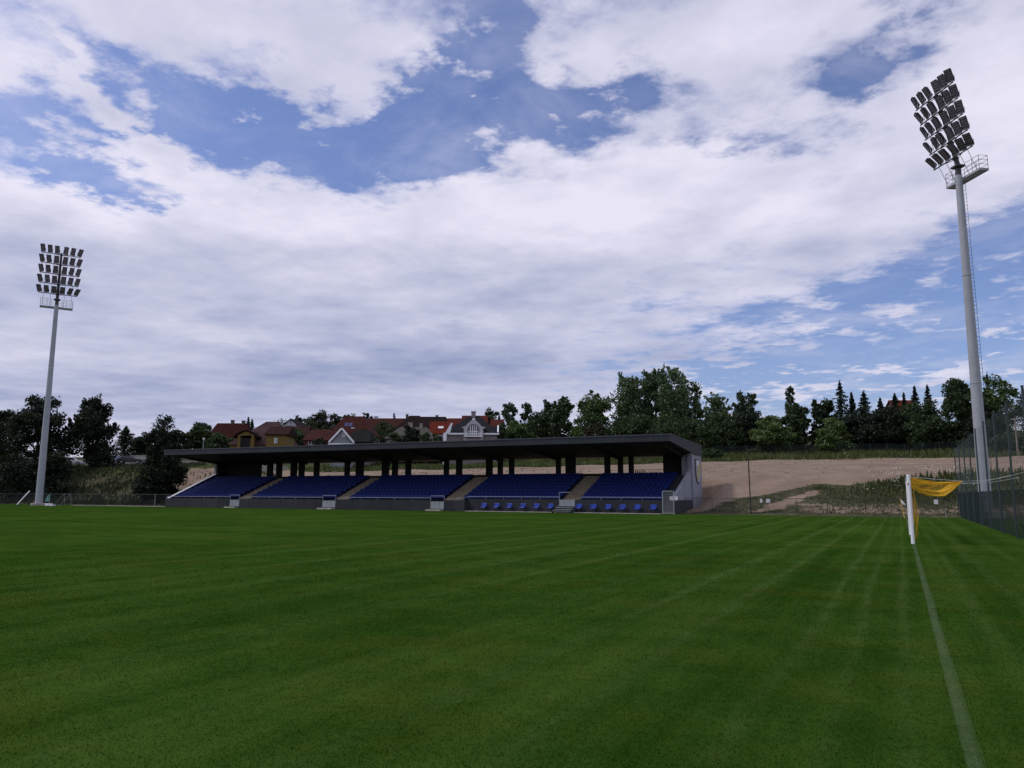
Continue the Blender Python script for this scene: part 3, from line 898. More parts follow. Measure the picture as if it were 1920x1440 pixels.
# low fence along the far side right of the stand
lf = empty("low_fence", (-18.3, 73.4, 0), 0, "low see through wire mesh fence below the weedy bank", "fence")
for k in range(10):
    w = MB(); w.tube((k*2.5, 0, -.1), (k*2.5, 0, 1.5), .025, .025, 6); w.build("fence_post", M_POSTG, lf)
sg = [((q, 0, .03), (q, 0, 1.45)) for q in np.arange(0, 22.5, .05)]+[((0, .004, z), (22.5, .004, z)) for z in np.arange(.05, 1.5, .2)]
v, f = wires(sg, .0032); np_mesh("wire_mesh", v, f, M_DGREEN, lf)
w = MB(); w.tube((0, 0, 1.47), (22.5, 0, 1.47), .018, .018, 5); w.build("top_rail", M_DGREEN, lf)
for (p, wd, hg, lab) in ((at_y(1427, 939, 73.3), .22, .34, "narrow white notice on the low mesh fence near the tall dark pole"),
                     (at_y(1440, 939, 73.3), .36, .34, "wider white notice on the low mesh fence beside a narrow one"),
                     (at_y(1755, 941, 73.3), .30, .38, "white notice on the low mesh fence behind the goal net")):
    w = MB(); w.cbox((p.x, 73.36, p.z), wd, .02, hg); w.cbox((p.x, 73.374, p.z), .02, .012, hg*.7)
    tag(w.build("fence_notice", M_OFFWHITE, bevel=.006), lab, "sign", "white notices on the low fence")
w = MB(); p = at_y(1408, 958, 72.6); w.tube((p.x, 72.6, -.1), (p.x-.05, 72.6, 5.0), .055, .05, 10); w.tube((p.x-.05, 72.6, 5.0), (p.x-.05, 72.6, 5.05), .06, .03, 10)
w.cbox((p.x, 72.6, .02), .3, .3, .08)
tag(w.build("net_pole", mat("dark_pole", (.02, .018, .018), .6, .2)), "tall thin dark pole in front of the bare soil slope", "pole")
w = MB(); p = at_y(1774, 965, 71.2); w.tube((p.x, 71.2, 0), (p.x-.03, 71.2, .62), .03, .025, 7); w.cbox((p.x-.03, 71.2, .64), .12, .08, .07)
tag(w.build("marker_stake", M_GALV), "short grey stake at the grass edge behind the goal", "stake")

# low fence left of the stand
lf2 = empty("low_fence", (-130, 70.7, 0), 0, "low dark wire fence left of the stand by the bank", "fence")
for k in range(16):
    w = MB(); w.tube((k*3.0, 0, -.1), (k*3.0, 0, 1.62), .04, .04, 6); w.build("fence_post", M_POSTG if k != 14 else M_GALV, lf2)
sg = [((q, 0, .03), (q, 0, 1.55)) for q in np.arange(0, 45.2, .05)]+[((0, .004, z), (45.2, .004, z)) for z in np.arange(.05, 1.6, .2)]
v, f = wires(sg, .004); np_mesh("wire_mesh", v, f, M_DGREEN, lf2)
w = MB(); w.tube((0, 0, 1.58), (45.2, 0, 1.58), .02, .02, 5); w.build("top_rail", M_DGREEN, lf2)

# leaning training goals and blocks by the left mast
p = at_y(32, 947, 67.0)
tg = empty("training_goal", (p.x, 67.0, 0), R(59), "white training goal tipped back near the foot of the left mast", "goal")
for yv in (0, 2.6):
    w = MB(); w.tube((0, yv, .05), (1.35, yv, 1.98), .075, .075, 10); w.build("post", M_WHITE, tg)
w = MB(); w.tube((1.35, -.05, 1.98), (1.35, 2.65, 1.98), .075, .075, 10); w.build("crossbar", M_WHITE, tg)
w = MB(); w.tube((0, 0, .05), (0, 2.6, .05), .04, .04, 8); w.build("ground_bar", M_GALV, tg)
p = at_y(101, 944, 67.5)
sgp = empty("small_goal_frame", (p.x, 67.5, 0), R(30), "thin grey goal frame standing right of the left mast's foot", "goal")
for yv in (0, 1.8):
    w = MB(); w.tube((0, yv, .03), (1.25, yv, 1.6), .02, .02, 8); w.tube((1.25, yv, 1.6), (1.45, yv, .02), .02, .02, 8); w.build("side_frame", M_GALV, sgp)
w = MB(); w.tube((1.25, 0, 1.6), (1.25, 1.8, 1.6), .02, .02, 8); w.tube((0, 0, .03), (0, 1.8, .03), .02, .02, 8); w.build("crossbar", M_GALV, sgp)
p = at_y(91, 944, 65.2)
w = MB(); w.box(p.x-.45, p.x+.35, 65.0, 65.6, 0.0, .32); w.box(p.x+.36, p.x+1.1, 65.05, 65.5, 0.0, .16)
tag(w.build("concrete_block", M_OFFWHITE, bevel=.04), "pale block on the grass beside the left mast's foot", "block")
p = at_y(88, 927, 65.4)
tn = empty("turquoise_tarpaulin", (p.x-.3, 65.4, 0), 0, "small turquoise sheet hung beside the left mast", "sheet")
w = MB(); fv = []; ff = []
for i in range(7):
    for j in range(6):
        u, q = i/6, j/5; fv.append((u*.9*(1-.4*q)+.2*q, .06*math.sin(u*9), .55+1.0*q*(.5+.5*u)))
for i in range(6):
    for j in range(5): ff.append((i*6+j, (i+1)*6+j, (i+1)*6+j+1, i*6+j+1))
w.add(fv, ff); o = w.build("sheet", mat("turquoise_cloth", (.10, .26, .24), .7, .2), tn, smooth=True); o.modifiers.new("thick", 'SOLIDIFY').thickness = .01
w = MB(); w.tube((1.0, 0, -.05), (1.0, 0, 1.62), .025, .025, 6); w.build("stake", M_GALV, tn)

# ------------------------------------------------------------------ foliage
LM = {
 'mid': leaf_mat("leaves_mid_green", (.025, .052, .015), (.110, .170, .050)),
 'dark': leaf_mat("leaves_dark_green", (.011, .025, .009), (.056, .088, .030)),
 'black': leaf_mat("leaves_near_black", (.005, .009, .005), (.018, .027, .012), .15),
 'poplar': leaf_mat("leaves_poplar", (.034, .066, .027), (.140, .200, .090)),
 'birch': leaf_mat("leaves_birch", (.026, .044, .020), (.085, .118, .062)),
 'bright': leaf_mat("leaves_willow", (.045, .082, .019), (.135, .185, .058)),
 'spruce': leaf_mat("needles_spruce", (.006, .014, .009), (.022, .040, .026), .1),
 'brown': leaf_mat("leaves_bronze", (.018, .014, .010), (.045, .034, .022)),
 'hill': leaf_mat("leaves_hill", (.013, .023, .012), (.040, .056, .028)),
}
def leaf_quads(c, size, flat=.0, up=.35, aspect=.6):
    n = len(c)
    nrm = rng.normal(size=(n, 3)); nrm[:, 2] += up; nrm /= np.linalg.norm(nrm, axis=1, keepdims=True)
    ref = rng.normal(size=(n, 3)); u = np.cross(nrm, ref); u /= np.linalg.norm(u, axis=1, keepdims=True)
    w_ = np.cross(nrm, u)
    s = size*rng.uniform(.55, 1.35, n)[:, None]
    V = np.stack([c-u*s, c+w_*s*aspect, c+u*s, c-w_*s*aspect], 1)
    return V.reshape(-1, 3), np.arange(n*4).reshape(-1, 4)

def crown_round(H, hw, cb, n, nclump, leaf, spiky=0.0, shape=1.0):
    """lobes carry leaf clumps; clumps carry leaves or upward sprays"""
    zc0, CH = H*cb, H*(1-cb)
    nl = 7 if CH < 2.6*hw else 10
    lc = []; lr = []
    for i in range(nl):
        q = .12+.70*(i+rng.random()*.8)/nl
        th = i*2.4+rng.normal()*.5
        off = hw*(.50-.55*abs(q-.40))*rng.uniform(.6, 1.25) if i < nl-1 else .12*hw
        r_ = hw*rng.uniform(.40, .62)*(1.0-.42*max(0, q-.35)*shape)
        lc.append((math.cos(th)*off, math.sin(th)*off, zc0+CH*q)); lr.append((r_, r_*rng.uniform(.75, 1.05)*max(1.0, min(1.7, CH/(3.0*hw)))))
    lc = np.array(lc); lr = np.array(lr)
    L_ = rng.choice(nl, nclump, p=lr[:, 0]**2/np.sum(lr[:, 0]**2))
    d = rng.normal(size=(nclump, 3)); d[:, 2] += .25; d /= np.linalg.norm(d, axis=1, keepdims=True)
    rs = rng.uniform(.45, 1.0, nclump)**.7
    cr = hw*rng.uniform(.11, .24, nclump)
    cen = lc[L_]+d*np.stack([lr[L_, 0], lr[L_, 0], lr[L_, 1]], -1)*rs[:, None]
    nf = int(n*.34); n2 = n-nf
    k = rng.choice(nclump, n2, p=cr**2/np.sum(cr**2))
    e = rng.normal(size=(n2, 3)); e /= np.linalg.norm(e, axis=1, keepdims=True)
    P = e*(cr[k]*rng.uniform(.2, 1.0, n2)**.5*(1+.2*rng.normal(size=n2)))[:, None]
    P[:, 2] *= .7
    if spiky > 0:
        ns = nclump*4
        sk = rng.integers(0, nclump, ns); sd = rng.normal(size=(ns, 3))*.45+d[sk]*.75
        sd[:, 2] += .75
        sd /= np.linalg.norm(sd, axis=1, keepdims=True)
        j = rng.integers(0, ns, n2); tt = rng.random(n2)**.8
        SP = cen[sk[j]]+sd[j]*(cr[sk[j]]*(.2+1.6*spiky*tt))[:, None]+rng.normal(size=(n2, 3))*(cr[sk[j]]*.16*(1.3-tt))[:, None]
        use = rng.random(n2) < .6
        P = np.where(use[:, None], SP, P+cen[k])
    else:
        P = P+cen[k]
    f_ = rng.integers(0, nl, nf); e = rng.normal(size=(nf, 3)); e /= np.linalg.norm(e, axis=1, keepdims=True)
    Pf = lc[f_]+e*np.stack([lr[f_, 0], lr[f_, 0], lr[f_, 1]], -1)*(rng.random(nf)**.5*.85)[:, None]
    P = np.concatenate([P, Pf])
    # fit to the measured height and spread
    sx = hw/np.percentile(np.hypot(P[:, 0], P[:, 1]), 97)
    P[:, :2] *= sx; cen[:, :2] *= sx
    zt = np.percentile(P[:, 2], 99.85); zl = np.percentile(P[:, 2], 1)
    f2 = lambda z: zc0+(z-zl)/(zt-zl)*(H-zc0)
    P[:, 2] = f2(P[:, 2]); cen[:, 2] = f2(cen[:, 2])
    # skirt so that low crowns reach the ground
    low = P[:, 2] < .15*H
    P[low, :2] *= 1.0
    P[:, 2] = np.maximum(P[:, 2], .05+rng.random(len(P))*.3)
    return P, cen, cr

def tree(name, px, ytop, hwpx, Y, kind, leafk, label, cb=.12, n=3600, spiky=0., leaf=None, group=None, cat='tree', nclump=None, birchbark=False, base_off=0, shape=1.0, sparse=False):
    global rng
    rng = np.random.default_rng(int(px*7+ytop*3+Y))
    top = at_y(px, ytop, Y); depth = (Vector((top.x, top.y, 0))).dot(Vector((-math.sin(_h), math.cos(_h), 0)))
    hw = hwpx*depth/F_PX
    zb = tz(top.x, Y)-.15+base_off
    H = max(1.0, top.z-zb)
    leaf = leaf or min(.50, max(.17, depth*.00165))
    n = int(n*2.7)
    root = empty(name, (top.x, Y, zb), 0, label, cat, group)
    lm = LM[leafk]
    hw *= 2.6 if kind == 'spruce' else 1.14
    if kind == 'spruce':
        w = MB(); w.tube((0, 0, -.3), (0, 0, H*.97), .018*H, .02, 7); w.build("trunk", M_BARK, root)
        pts = []
        nb = int(60+H*5)
        m_ = max(6, int(n*1.0/nb))
        gap = rng.uniform(.75, 1.15, 16)
        for i in range(nb):
            q = ((i+rng.random())/nb)**1.15
            th = i*2.399+rng.normal()*.25
            z = H*(.04+.93*q)
            rb = (hw*(1-q)**.82+.02*hw)*gap[int(q*15.9)]*rng.uniform(.6, 1.12)
            s = rng.random(m_)**.75
            j_ = rng.normal(size=(m_, 3))*np.array([.07*hw, .07*hw, .05*hw])*(1.15-q)
            pts.append(np.stack([np.cos(th)*rb*s, np.sin(th)*rb*s, z-rb*.42*s+rb*.22*s*s], -1)+j_)
        s = rng.random(60); pts.append(np.stack([rng.normal(size=60)*.035*hw*(1.2-s), rng.normal(size=60)*.035*hw*(1.2-s), H*(.86+.14*s)], -1))
        P = np.concatenate(pts)
        V, Fq = leaf_quads(P, leaf*.85, up=.8, aspect=.38)
    else:
        P, cen, rad = crown_round(H, hw, cb, n, nclump or int(46+hw*7), leaf, spiky, shape=shape)
        w = MB()
        tr_ = max(.08, .022*H)
        hz = H*(cb+.25)
        bend = rng.normal(size=2)*.03*H
        w.tube((0, 0, -.4), (bend[0]*.5, bend[1]*.5, hz*.6), tr_, tr_*.8, 8, False)
        w.tube((bend[0]*.5, bend[1]*.5, hz*.6), (bend[0], bend[1], H*.8), tr_*.8, tr_*.15, 7, False)
        for i in rng.choice(len(cen), min(12, len(cen)), replace=False):
            c_ = cen[i]; z0 = min(c_[2]*.75, max(hz*.45, c_[2]-math.hypot(c_[0], c_[1])*1.0)); q = z0/(H*.8)
            a_ = Vector((bend[0]*min(1, q), bend[1]*min(1, q), z0)); b2 = Vector(c_)
            md = a_.lerp(b2, .5)+Vector((0, 0, -.05*hw))
            w.tube(a_, md, tr_*.38, tr_*.25, 5, False); w.tube(md, b2, tr_*.25, tr_*.07, 5, False)
        w.build("trunk", M_BIRCHBARK if birchbark else M_BARK, root)
        V, Fq = leaf_quads(P, leaf, aspect=.62)
    np_mesh("crown", V, Fq, lm, root)
    return root

GT_R = "trees along the boundary beyond the bare soil"
GT_L = "trees left of the stand"
GT_H = "trees among the hillside houses"
T = tree
# left side
T("broadleaf_tree", 74, 742, 54, 80, 'r', 'black', "big dark broadleaf tree right behind the left mast", n=7000, group=GT_L, cb=.05)
T("broadleaf_tree", 8, 770, 42, 82, 'r', 'black', "dark tree cut off by the picture's edge, left of the mast", n=4000, group=GT_L, cb=.05)
T("shrub", 30, 850, 50, 75.5, 'r', 'black', "dark bush at the foot of the cut off tree beside the mast", n=2600, cat='bush', cb=.0, group=GT_L)
T("shrub", 108, 846, 30, 75.8, 'r', 'black', "dark bush between the left mast and the spiky topped tree", n=2200, cat='bush', cb=.0, group=GT_L)
T("broadleaf_tree", 178, 746, 40, 86, 'r', 'black', "dark tree with ragged spiky right edge, standing alone by the parked cars", n=6000, spiky=.9, group=GT_L, cb=.06, shape=.9)
T("conifer_tree", 237, 799, 21, 108, 'spruce', 'black', "small dark pointed tree behind the parked cars", n=2600, group=GT_L)
T("broadleaf_tree", 272, 812, 22, 106, 'r', 'black', "low dark tree beside the pointed one, left of the stand", n=2200, group=GT_L, cb=.02)
T("broadleaf_tree", 312, 782, 38, 75.5, 'r', 'black', "dense dark round topped tree at the stand roof's left tip", n=6500, group=GT_L, cb=.02)
T("shrub", 292, 880, 30, 74.6, 'r', 'black', "dark shrub under the round topped tree at the low fence", n=2400, cat='bush', cb=.0, group=GT_L)
T("broadleaf_tree", 376, 793, 26, 118, 'r', 'dark', "dark green tree hiding the left end of the long red roof", n=3000, group=GT_H, cb=.02)
T("broadleaf_tree", 412, 812, 24, 112, 'r', 'dark', "low dark green tree before the long red roof", n=2200, group=GT_H, cb=.02)
# hillside
T("conifer_tree", 466, 782, 7, 205, 'spruce', 'dark', "tiny paired conifer behind the yellow house, taller one", n=700, group=GT_H)
T("conifer_tree", 473, 786, 8, 206, 'spruce', 'dark', "tiny paired conifer behind the yellow house, shorter one", n=700, group=GT_H)
T("conifer_tree", 504, 816, 11, 140, 'spruce', 'dark', "small dark cone shaped tree against the yellow wall", n=1400, group=GT_H)
T("broadleaf_tree", 556, 806, 27, 138, 'r', 'dark', "bushy dark tree right of the yellow wall", n=2600, group=GT_H, cb=.02)
T("broadleaf_tree", 597, 770, 26, 300, 'r', 'black', "dark round tree highest on the hill skyline left of centre", n=2400, group=GT_H, cb=.02)
T("broadleaf_tree", 558, 779, 13, 305, 'r', 'black', "thin lone dark tree on the skyline above the half timbered gable", n=1000, group=GT_H)
T("broadleaf_tree", 630, 777, 22, 310, 'r', 'black', "dark skyline tree directly above the roof with blue panels", n=1500, group=GT_H, cb=.02)
T("broadleaf_tree", 652, 777, 18, 330, 'r', 'hill', "low skyline tree right of the roof with blue panels", n=1200, group=GT_H, cb=.02)
T("broadleaf_tree", 688, 775, 14, 320, 'r', 'black', "round skyline tree by the small white chimney", n=1200, group=GT_H, cb=.02)
T("broadleaf_tree", 525, 788, 30, 340, 'r', 'hill', "pale green wooded crest left of the half timbered gable", n=1800, group=GT_H, cb=.0)
T("broadleaf_tree", 578, 786, 30, 280, 'r', 'hill', "dull green tree mass under the skyline trees", n=1800, group=GT_H, cb=.0)
T("broadleaf_tree", 700, 802, 26, 190, 'r', 'dark', "dark tree right of the white triangular gable", n=2000, group=GT_H, cb=.0)
T("broadleaf_tree", 738, 797, 20, 205, 'r', 'hill', "dull green tree above the pale grey roof", n=1500, group=GT_H, cb=.0)
T("shrub", 692, 818, 26, 128, 'r', 'dark', "low bush just over the stand roof beside the white gable", n=1500, cat='bush', cb=.0, group=GT_H)
T("conifer_tree", 770, 800, 20, 124, 'r', 'black', "dark cone shaped tree in front of the pale grey roof", n=3000, group=GT_H, cb=.0, shape=.62)
T("conifer_tree", 739, 774, 6, 330, 'spruce', 'black', "tiny lone spruce on the skyline among brown roofs", n=500, group=GT_H)
T("shrub", 822, 815, 16, 126, 'r', 'dark', "small bush under the bright red roof", n=1100, cat='bush', cb=.0, group=GT_H)
T("broadleaf_tree", 917, 767, 15, 250, 'r', 'dark', "small dark tree behind the ornate house, right of its chimney", n=1200, group=GT_H, cb=.0)
T("conifer_tree", 936, 778, 6, 250, 'spruce', 'dark', "tiny conifer right of the small dark tree behind the ornate house", n=500, group=GT_H)
for (x_, y_, h_, Y_, k_, lab) in [(395, 816, 26, 132, 'black', "dark bush below the left end of the long red roof"), (436, 822, 14, 132, 'dark', "small bush at the foot of the yellow house's left slope"),
    (486, 824, 15, 133, 'dark', "low bush between the yellow dormer and the yellow wall"), (541, 800, 14, 175, 'black', "dark bush between yellow house and brick house roofs"),
    (600, 822, 16, 132, 'black', "dark bush in front of the brick house"), (612, 800, 15, 192, 'dark', "dark tree left of the roof with blue panels"), (672, 806, 22, 150, 'black', "dark tree directly behind the triangular gable's dark roof"),
    (715, 790, 24, 215, 'hill', "dull tree between panelled roof and brown skyline roofs"), (742, 812, 16, 122, 'dark', "bush at the left eave of the pale grey roof"), (800, 812, 16, 124, 'dark', "bush right of the dark cone tree"),
    (860, 796, 10, 180, 'black', "small dark tree left of the ornate dormer"), (940, 800, 14, 138, 'dark', "dark shrub touching the ornate house's right gable")]:
    T("broadleaf_tree" if h_ > 18 else "shrub", x_, y_, h_, Y_, 'r', k_, lab, n=1300, cat='tree' if h_ > 18 else 'bush', cb=.0, group=GT_H)
# right tree line
T("birch_tree", 957, 756, 17, 150, 'r', 'birch', "thin pale birch nearest the ornate house", n=1500, spiky=.6, group=GT_R, birchbark=True, cb=.15)
T("birch_tree", 989, 757, 13, 152, 'r', 'birch', "second thin pale birch right of the ornate house", n=1200, spiky=.6, group=GT_R, birchbark=True, cb=.15)
T("broadleaf_tree", 968, 790, 34, 146, 'r', 'mid', "low green tree under the two thin birches", n=3400, group=GT_R, cb=.0)
T("birch_tree", 1027, 750, 13, 154, 'r', 'birch', "slender feathery birch behind dense green trees, single", n=1200, spiky=.7, group=GT_R, birchbark=True, cb=.15)
T("broadleaf_tree", 1012, 774, 27, 150, 'r', 'dark', "dark broad tree under the slender single birch", n=3000, group=GT_R, cb=.0)
T("broadleaf_tree", 1052, 745, 26, 150, 'r', 'dark', "dark upright tree left of the rounded green tree", n=3800, spiky=.5, group=GT_R, cb=.02)
T("broadleaf_tree", 1110, 734, 40, 148, 'r', 'mid', "rounded mid green tree left of the tall poplars", n=6000, spiky=.35, group=GT_R, cb=.02)
T("poplar_tree", 1178, 699, 36, 152, 'r', 'poplar', "leftmost tall poplar over the stand roof, ragged left side", n=5200, spiky=1.0, group=GT_R, cb=.05, shape=.95)
T("poplar_tree", 1226, 692, 30, 156, 'r', 'poplar', "tall poplar in the middle of the tallest clump", n=4600, spiky=1.0, group=GT_R, cb=.08)
T("poplar_tree", 1268, 686, 38, 150, 'r', 'poplar', "tallest poplar in the whole tree line", n=6000, spiky=1.0, group=GT_R, cb=.05)
T("poplar_tree", 1303, 716, 16, 153, 'r', 'poplar', "thin poplar leaning out at the right of the tallest one", n=1500, spiky=1.2, group=GT_R, cb=.1)
T("poplar_tree", 1343, 737, 26, 150, 'r', 'poplar', "lower open crowned poplar above the stand roof's right corner", n=2600, spiky=1.1, group=GT_R, cb=.05)
T("shrub", 1120, 792, 30, 143, 'r', 'brown', "brownish bush under the rounded green tree", n=1800, cat='bush', cb=.0, group=GT_R)
T("broadleaf_tree", 1185, 778, 52, 146, 'r', 'dark', "dark undergrowth tree beneath the leftmost tall poplar", n=4200, group=GT_R, cb=.0)
T("broadleaf_tree", 1262, 785, 52, 145, 'r', 'dark', "dark undergrowth tree beneath the tallest poplar", n=4200, group=GT_R, cb=.0)
T("broadleaf_tree", 1335, 772, 48, 144, 'r', 'dark', "dark undergrowth tree behind the stand roof's right corner", n=4200, group=GT_R, cb=.0)
T("birch_tree", 1395, 735, 25, 156, 'r', 'birch', "hazy open birch right of the lower poplar", n=2200, spiky=.7, group=GT_R, birchbark=True, cb=.2)
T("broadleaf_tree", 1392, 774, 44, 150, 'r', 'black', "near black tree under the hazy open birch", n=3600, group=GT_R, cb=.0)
T("willow_tree", 1443, 781, 34, 142, 'r', 'bright', "larger pale green willow in front of the dark trees", n=5200, group=GT_R, cb=.0)
T("birch_tree", 1480, 726, 11, 154, 'r', 'birch', "narrow pointed birch behind the larger willow", n=1100, spiky=.8, group=GT_R, birchbark=True, cb=.1, shape=.7)
T("broadleaf_tree", 1490, 758, 28, 150, 'r', 'dark', "dark green tree around the narrow pointed birch", n=3600, group=GT_R, cb=.0)
T("broadleaf_tree", 1528, 750, 12, 152, 'r', 'dark', "narrow dark tree between the two willows, left of a wider one", n=1500, group=GT_R, cb=.05)
T("broadleaf_tree", 1550, 750, 19, 154, 'r', 'dark', "wider dull tree left of the tallest spruce", n=2200, group=GT_R, cb=.05)
T("willow_tree", 1566, 785, 29, 142, 'r', 'bright', "smaller pale green willow around the white lamp pole", n=4200, group=GT_R, cb=.0)
sp = [(1574, 713, 15, 152, "tallest spruce, left end of the row of spruces"), (1596, 735, 11, 153, "small spruce right beside the tallest spruce"),
      (1619, 732, 17, 154, "bluish wide spruce, third from the left in the row"), (1650, 745, 12, 153, "low pointed spruce midway between the wide spruce and the red roof"),
      (1677, 737, 15, 150, "dark spruce directly left of the red roof"), (1694, 735, 7, 150, "thin spruce tip in front of the red roof"),
      (1714, 722, 12, 151, "spruce rising in front of the red roof's right end"), (1738, 721, 11, 154, "spruce between the red roof and the large round tree")]
for (x, y_, hw_, Y_, lab) in sp:
    T("spruce_tree", x, y_, hw_, Y_, 'spruce', 'spruce', lab, n=2600, group="spruces beyond the bare soil")
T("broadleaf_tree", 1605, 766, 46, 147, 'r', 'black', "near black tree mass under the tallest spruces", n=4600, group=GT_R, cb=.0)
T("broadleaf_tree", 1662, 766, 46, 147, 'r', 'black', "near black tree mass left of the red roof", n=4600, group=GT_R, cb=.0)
T("broadleaf_tree", 1722, 754, 46, 146, 'r', 'dark', "dark green tree below the red roof", n=5200, group=GT_R, cb=.0)
T("broadleaf_tree", 1788, 710, 38, 144, 'r', 'dark', "large round dark tree just left of the right mast", n=8000, group=GT_R, cb=.0)
T("birch_tree", 1866, 706, 30, 146, 'r', 'mid', "feathery tall tree directly right of the right mast", n=4600, spiky=.8, group=GT_R, cb=.02)
T("spruce_tree", 1850, 698, 9, 149, 'spruce', 'spruce', "thin spruce tip just right of the right mast", n=1500, group="spruces beyond the bare soil")
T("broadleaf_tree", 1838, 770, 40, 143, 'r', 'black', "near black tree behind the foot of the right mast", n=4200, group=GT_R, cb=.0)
T("conifer_tree", 1918, 728, 22, 138, 'spruce', 'black', "dark conifer cut by the picture's right edge", n=2600, group=GT_R)
T("shrub", 1895, 812, 34, 134, 'r', 'dark', "low bush by the wooden pole right of the mast", n=2400, cat='bush', cb=.0, group=GT_R)
T("broadleaf_tree", 1975, 745, 40, 140, 'r', 'dark', "dark tree just beyond the picture's right edge", n=3000, group=GT_R, cb=.0)
T("shrub", 1332, 842, 26, 134, 'r', 'dark', "grey green bush at the soil edge right of the stand roof", n=2200, cat='bush', cb=.0, group=GT_R)

# weeds and rough grass (uncountable)
def blade_mesh(name, x, y, h, wd, lm, label, cat, lean=.5):
    z = terr(x, y)-.05; n = len(x)
    ang = rng.uniform(0, 2*math.pi, n); la = rng.uniform(0, 2*math.pi, n); ll = h*rng.uniform(.1, lean, n)
    V = np.zeros((n, 4, 3))
    V[:, 0] = np.stack([x-np.cos(ang)*wd*.5, y-np.sin(ang)*wd*.5, z], -1)
    V[:, 1] = np.stack([x+np.cos(ang)*wd*.5, y+np.sin(ang)*wd*.5, z], -1)
    V[:, 2] = np.stack([x+np.cos(ang)*wd+np.cos(la)*ll*.5, y+np.sin(ang)*wd+np.sin(la)*ll*.5, z+h*.6], -1)
    V[:, 3] = np.stack([x+np.cos(la)*ll, y+np.sin(la)*ll, z+h], -1)
    o = np_mesh(name, V.reshape(-1, 3), np.arange(n*4).reshape(-1, 4), lm)
    return tag(o, label, cat, kind='stuff')
LM['weed'] = leaf_mat("weed_leaves", (.022, .034, .008), (.100, .115, .032))
LM['weeddark'] = leaf_mat("weed_leaves_dark", (.008, .013, .005), (.034, .042, .014))
LM['tallgrass'] = leaf_mat("tall_grass", (.035, .052, .010), (.110, .125, .036))
def sample(n, x0, x1, y0, y1, f):
    x = rng.uniform(x0, x1, n); y = rng.uniform(y0, y1, n)
    k = rng.random(n) < f(x, y); return x[k], y[k]
def bankf(x, y):
    nzz = _hash_noise(x*2.1, y*2.3)
    le = np.interp(x, [-19, -12, -8, -3, 2, 12, 60], [72.5, 79.0, 82.6, 83.2, 84.6, 85.2, 87])
    pd = np.abs((x+11.6)-(y-74)*.72)
    c = np.clip((le-y)/1.0+nzz*.4, 0, 1)*np.where((pd < .9) & (y < 80.5), .03, 1)
    c = c*np.where((y < 76.6) & (x > -10), .30, 1)
    return c*np.clip(.16+.55*nzz+np.clip((x+8)/9, 0, .75), .02, 1)
x, y = sample(26000, -19, 20, 73.0, 88, bankf)
tall = np.clip((x+6)/9, 0, 1)*np.clip((y-77)/5, 0, 1)*np.where(x > -3, .95, .4)
blade_mesh("bank_weeds", x, y, rng.uniform(.08, .36, len(x))*(1+1.9*tall), rng.uniform(.04, .11, len(x))*(1+.6*tall), LM['weed'], "weeds and rough plants covering the bank behind the goal", "weeds")
x, y = sample(700, -3, 6, 79, 86.5, lambda a, b: np.clip(.3+.9*_hash_noise(a*3, b*3), 0, 1))
z = terr(x, y)+rng.uniform(.5, .95, len(x)); P = np.stack([x, y, z], -1); V, Fq = leaf_quads(P, .055, up=1.5, aspect=.9)
tag(np_mesh("white_flowers", V, Fq, mat("flower_white", (.55, .58, .50), .8, .1)), "small white flower heads among the bank weeds", "flowers", kind='stuff')
x, y = sample(42000, -60, 60, 128.5, 150, lambda a, b: np.clip(.55+.7*_hash_noise(a*1.7, b*1.9), .15, 1))
blade_mesh("tall_grass", x, y, rng.uniform(.35, 1.0, len(x)), rng.uniform(.08, .2, len(x)), LM['tallgrass'], "tall pale grass strip between bare soil and boundary trees", "grass")
x, y = sample(30000, -165, -18, 97, 130, lambda a, b: np.clip((b-np.interp(a, [-90, -75, -50, -30, -20], [96, 101, 106, 122, 128]))/2+.5*_hash_noise(a, b), 0, 1)*(a > -90))
blade_mesh("meadow_grass", x, y, rng.uniform(.3, .8, len(x)), rng.uniform(.08, .2, len(x)), LM['tallgrass'], "green meadow grass seen through the stand openings", "grass")
x, y = sample(26000, -170, -85.3, 71.6, 91, lambda a, b: np.clip(.6+.6*_hash_noise(a*1.7, b*1.9), .15, 1)*np.where((a > -99) & (b > 77) & (b < 89), .15, 1))
blade_mesh("bank_weeds", x, y, rng.uniform(.2, .8, len(x))*np.where(y < 80, 1.2, .8), rng.uniform(.06, .18, len(x)), LM['weeddark'], "dark weeds and rough grass on the bank left of the stand", "weeds")
# stones along the spoil heap behind the stand
x, y = sample(900, -84, -22, 84, 104, lambda a, b: np.clip(.2+.8*_hash_noise(a*1.3, b*2.3), 0, 1)); w = MB()
for a_, b_ in zip(x, y):
    s = random.uniform(.06, .26); w.cbox((a_, b_, tz(a_, b_)+s*.2), s*1.4, s, s*.8, Matrix.Rotation(random.uniform(0, 3), 3, 'Z') @ Matrix.Rotation(random.uniform(-.5, .5), 3, 'X'))
xr_, yr_ = sample(1500, -22, 40, 86, 129, lambda a, b: np.clip(.1+.9*_hash_noise(a*.6, b*2.9), 0.02, 1))
for a_, b_ in zip(xr_, yr_):
    s = random.uniform(.05, .20); w.cbox((a_, b_, tz(a_, b_)+s*.15), s*1.5, s, s*.7, Matrix.Rotation(random.uniform(0, 3), 3, 'Z') @ Matrix.Rotation(random.uniform(-.5, .5), 3, 'X'))
tag(w.build("rubble", mat("rubble_stone", (.26, .20, .17), .9, .4, 2)), "rubble stones strewn over the bare brown soil beyond the stand", "rubble", kind='stuff')

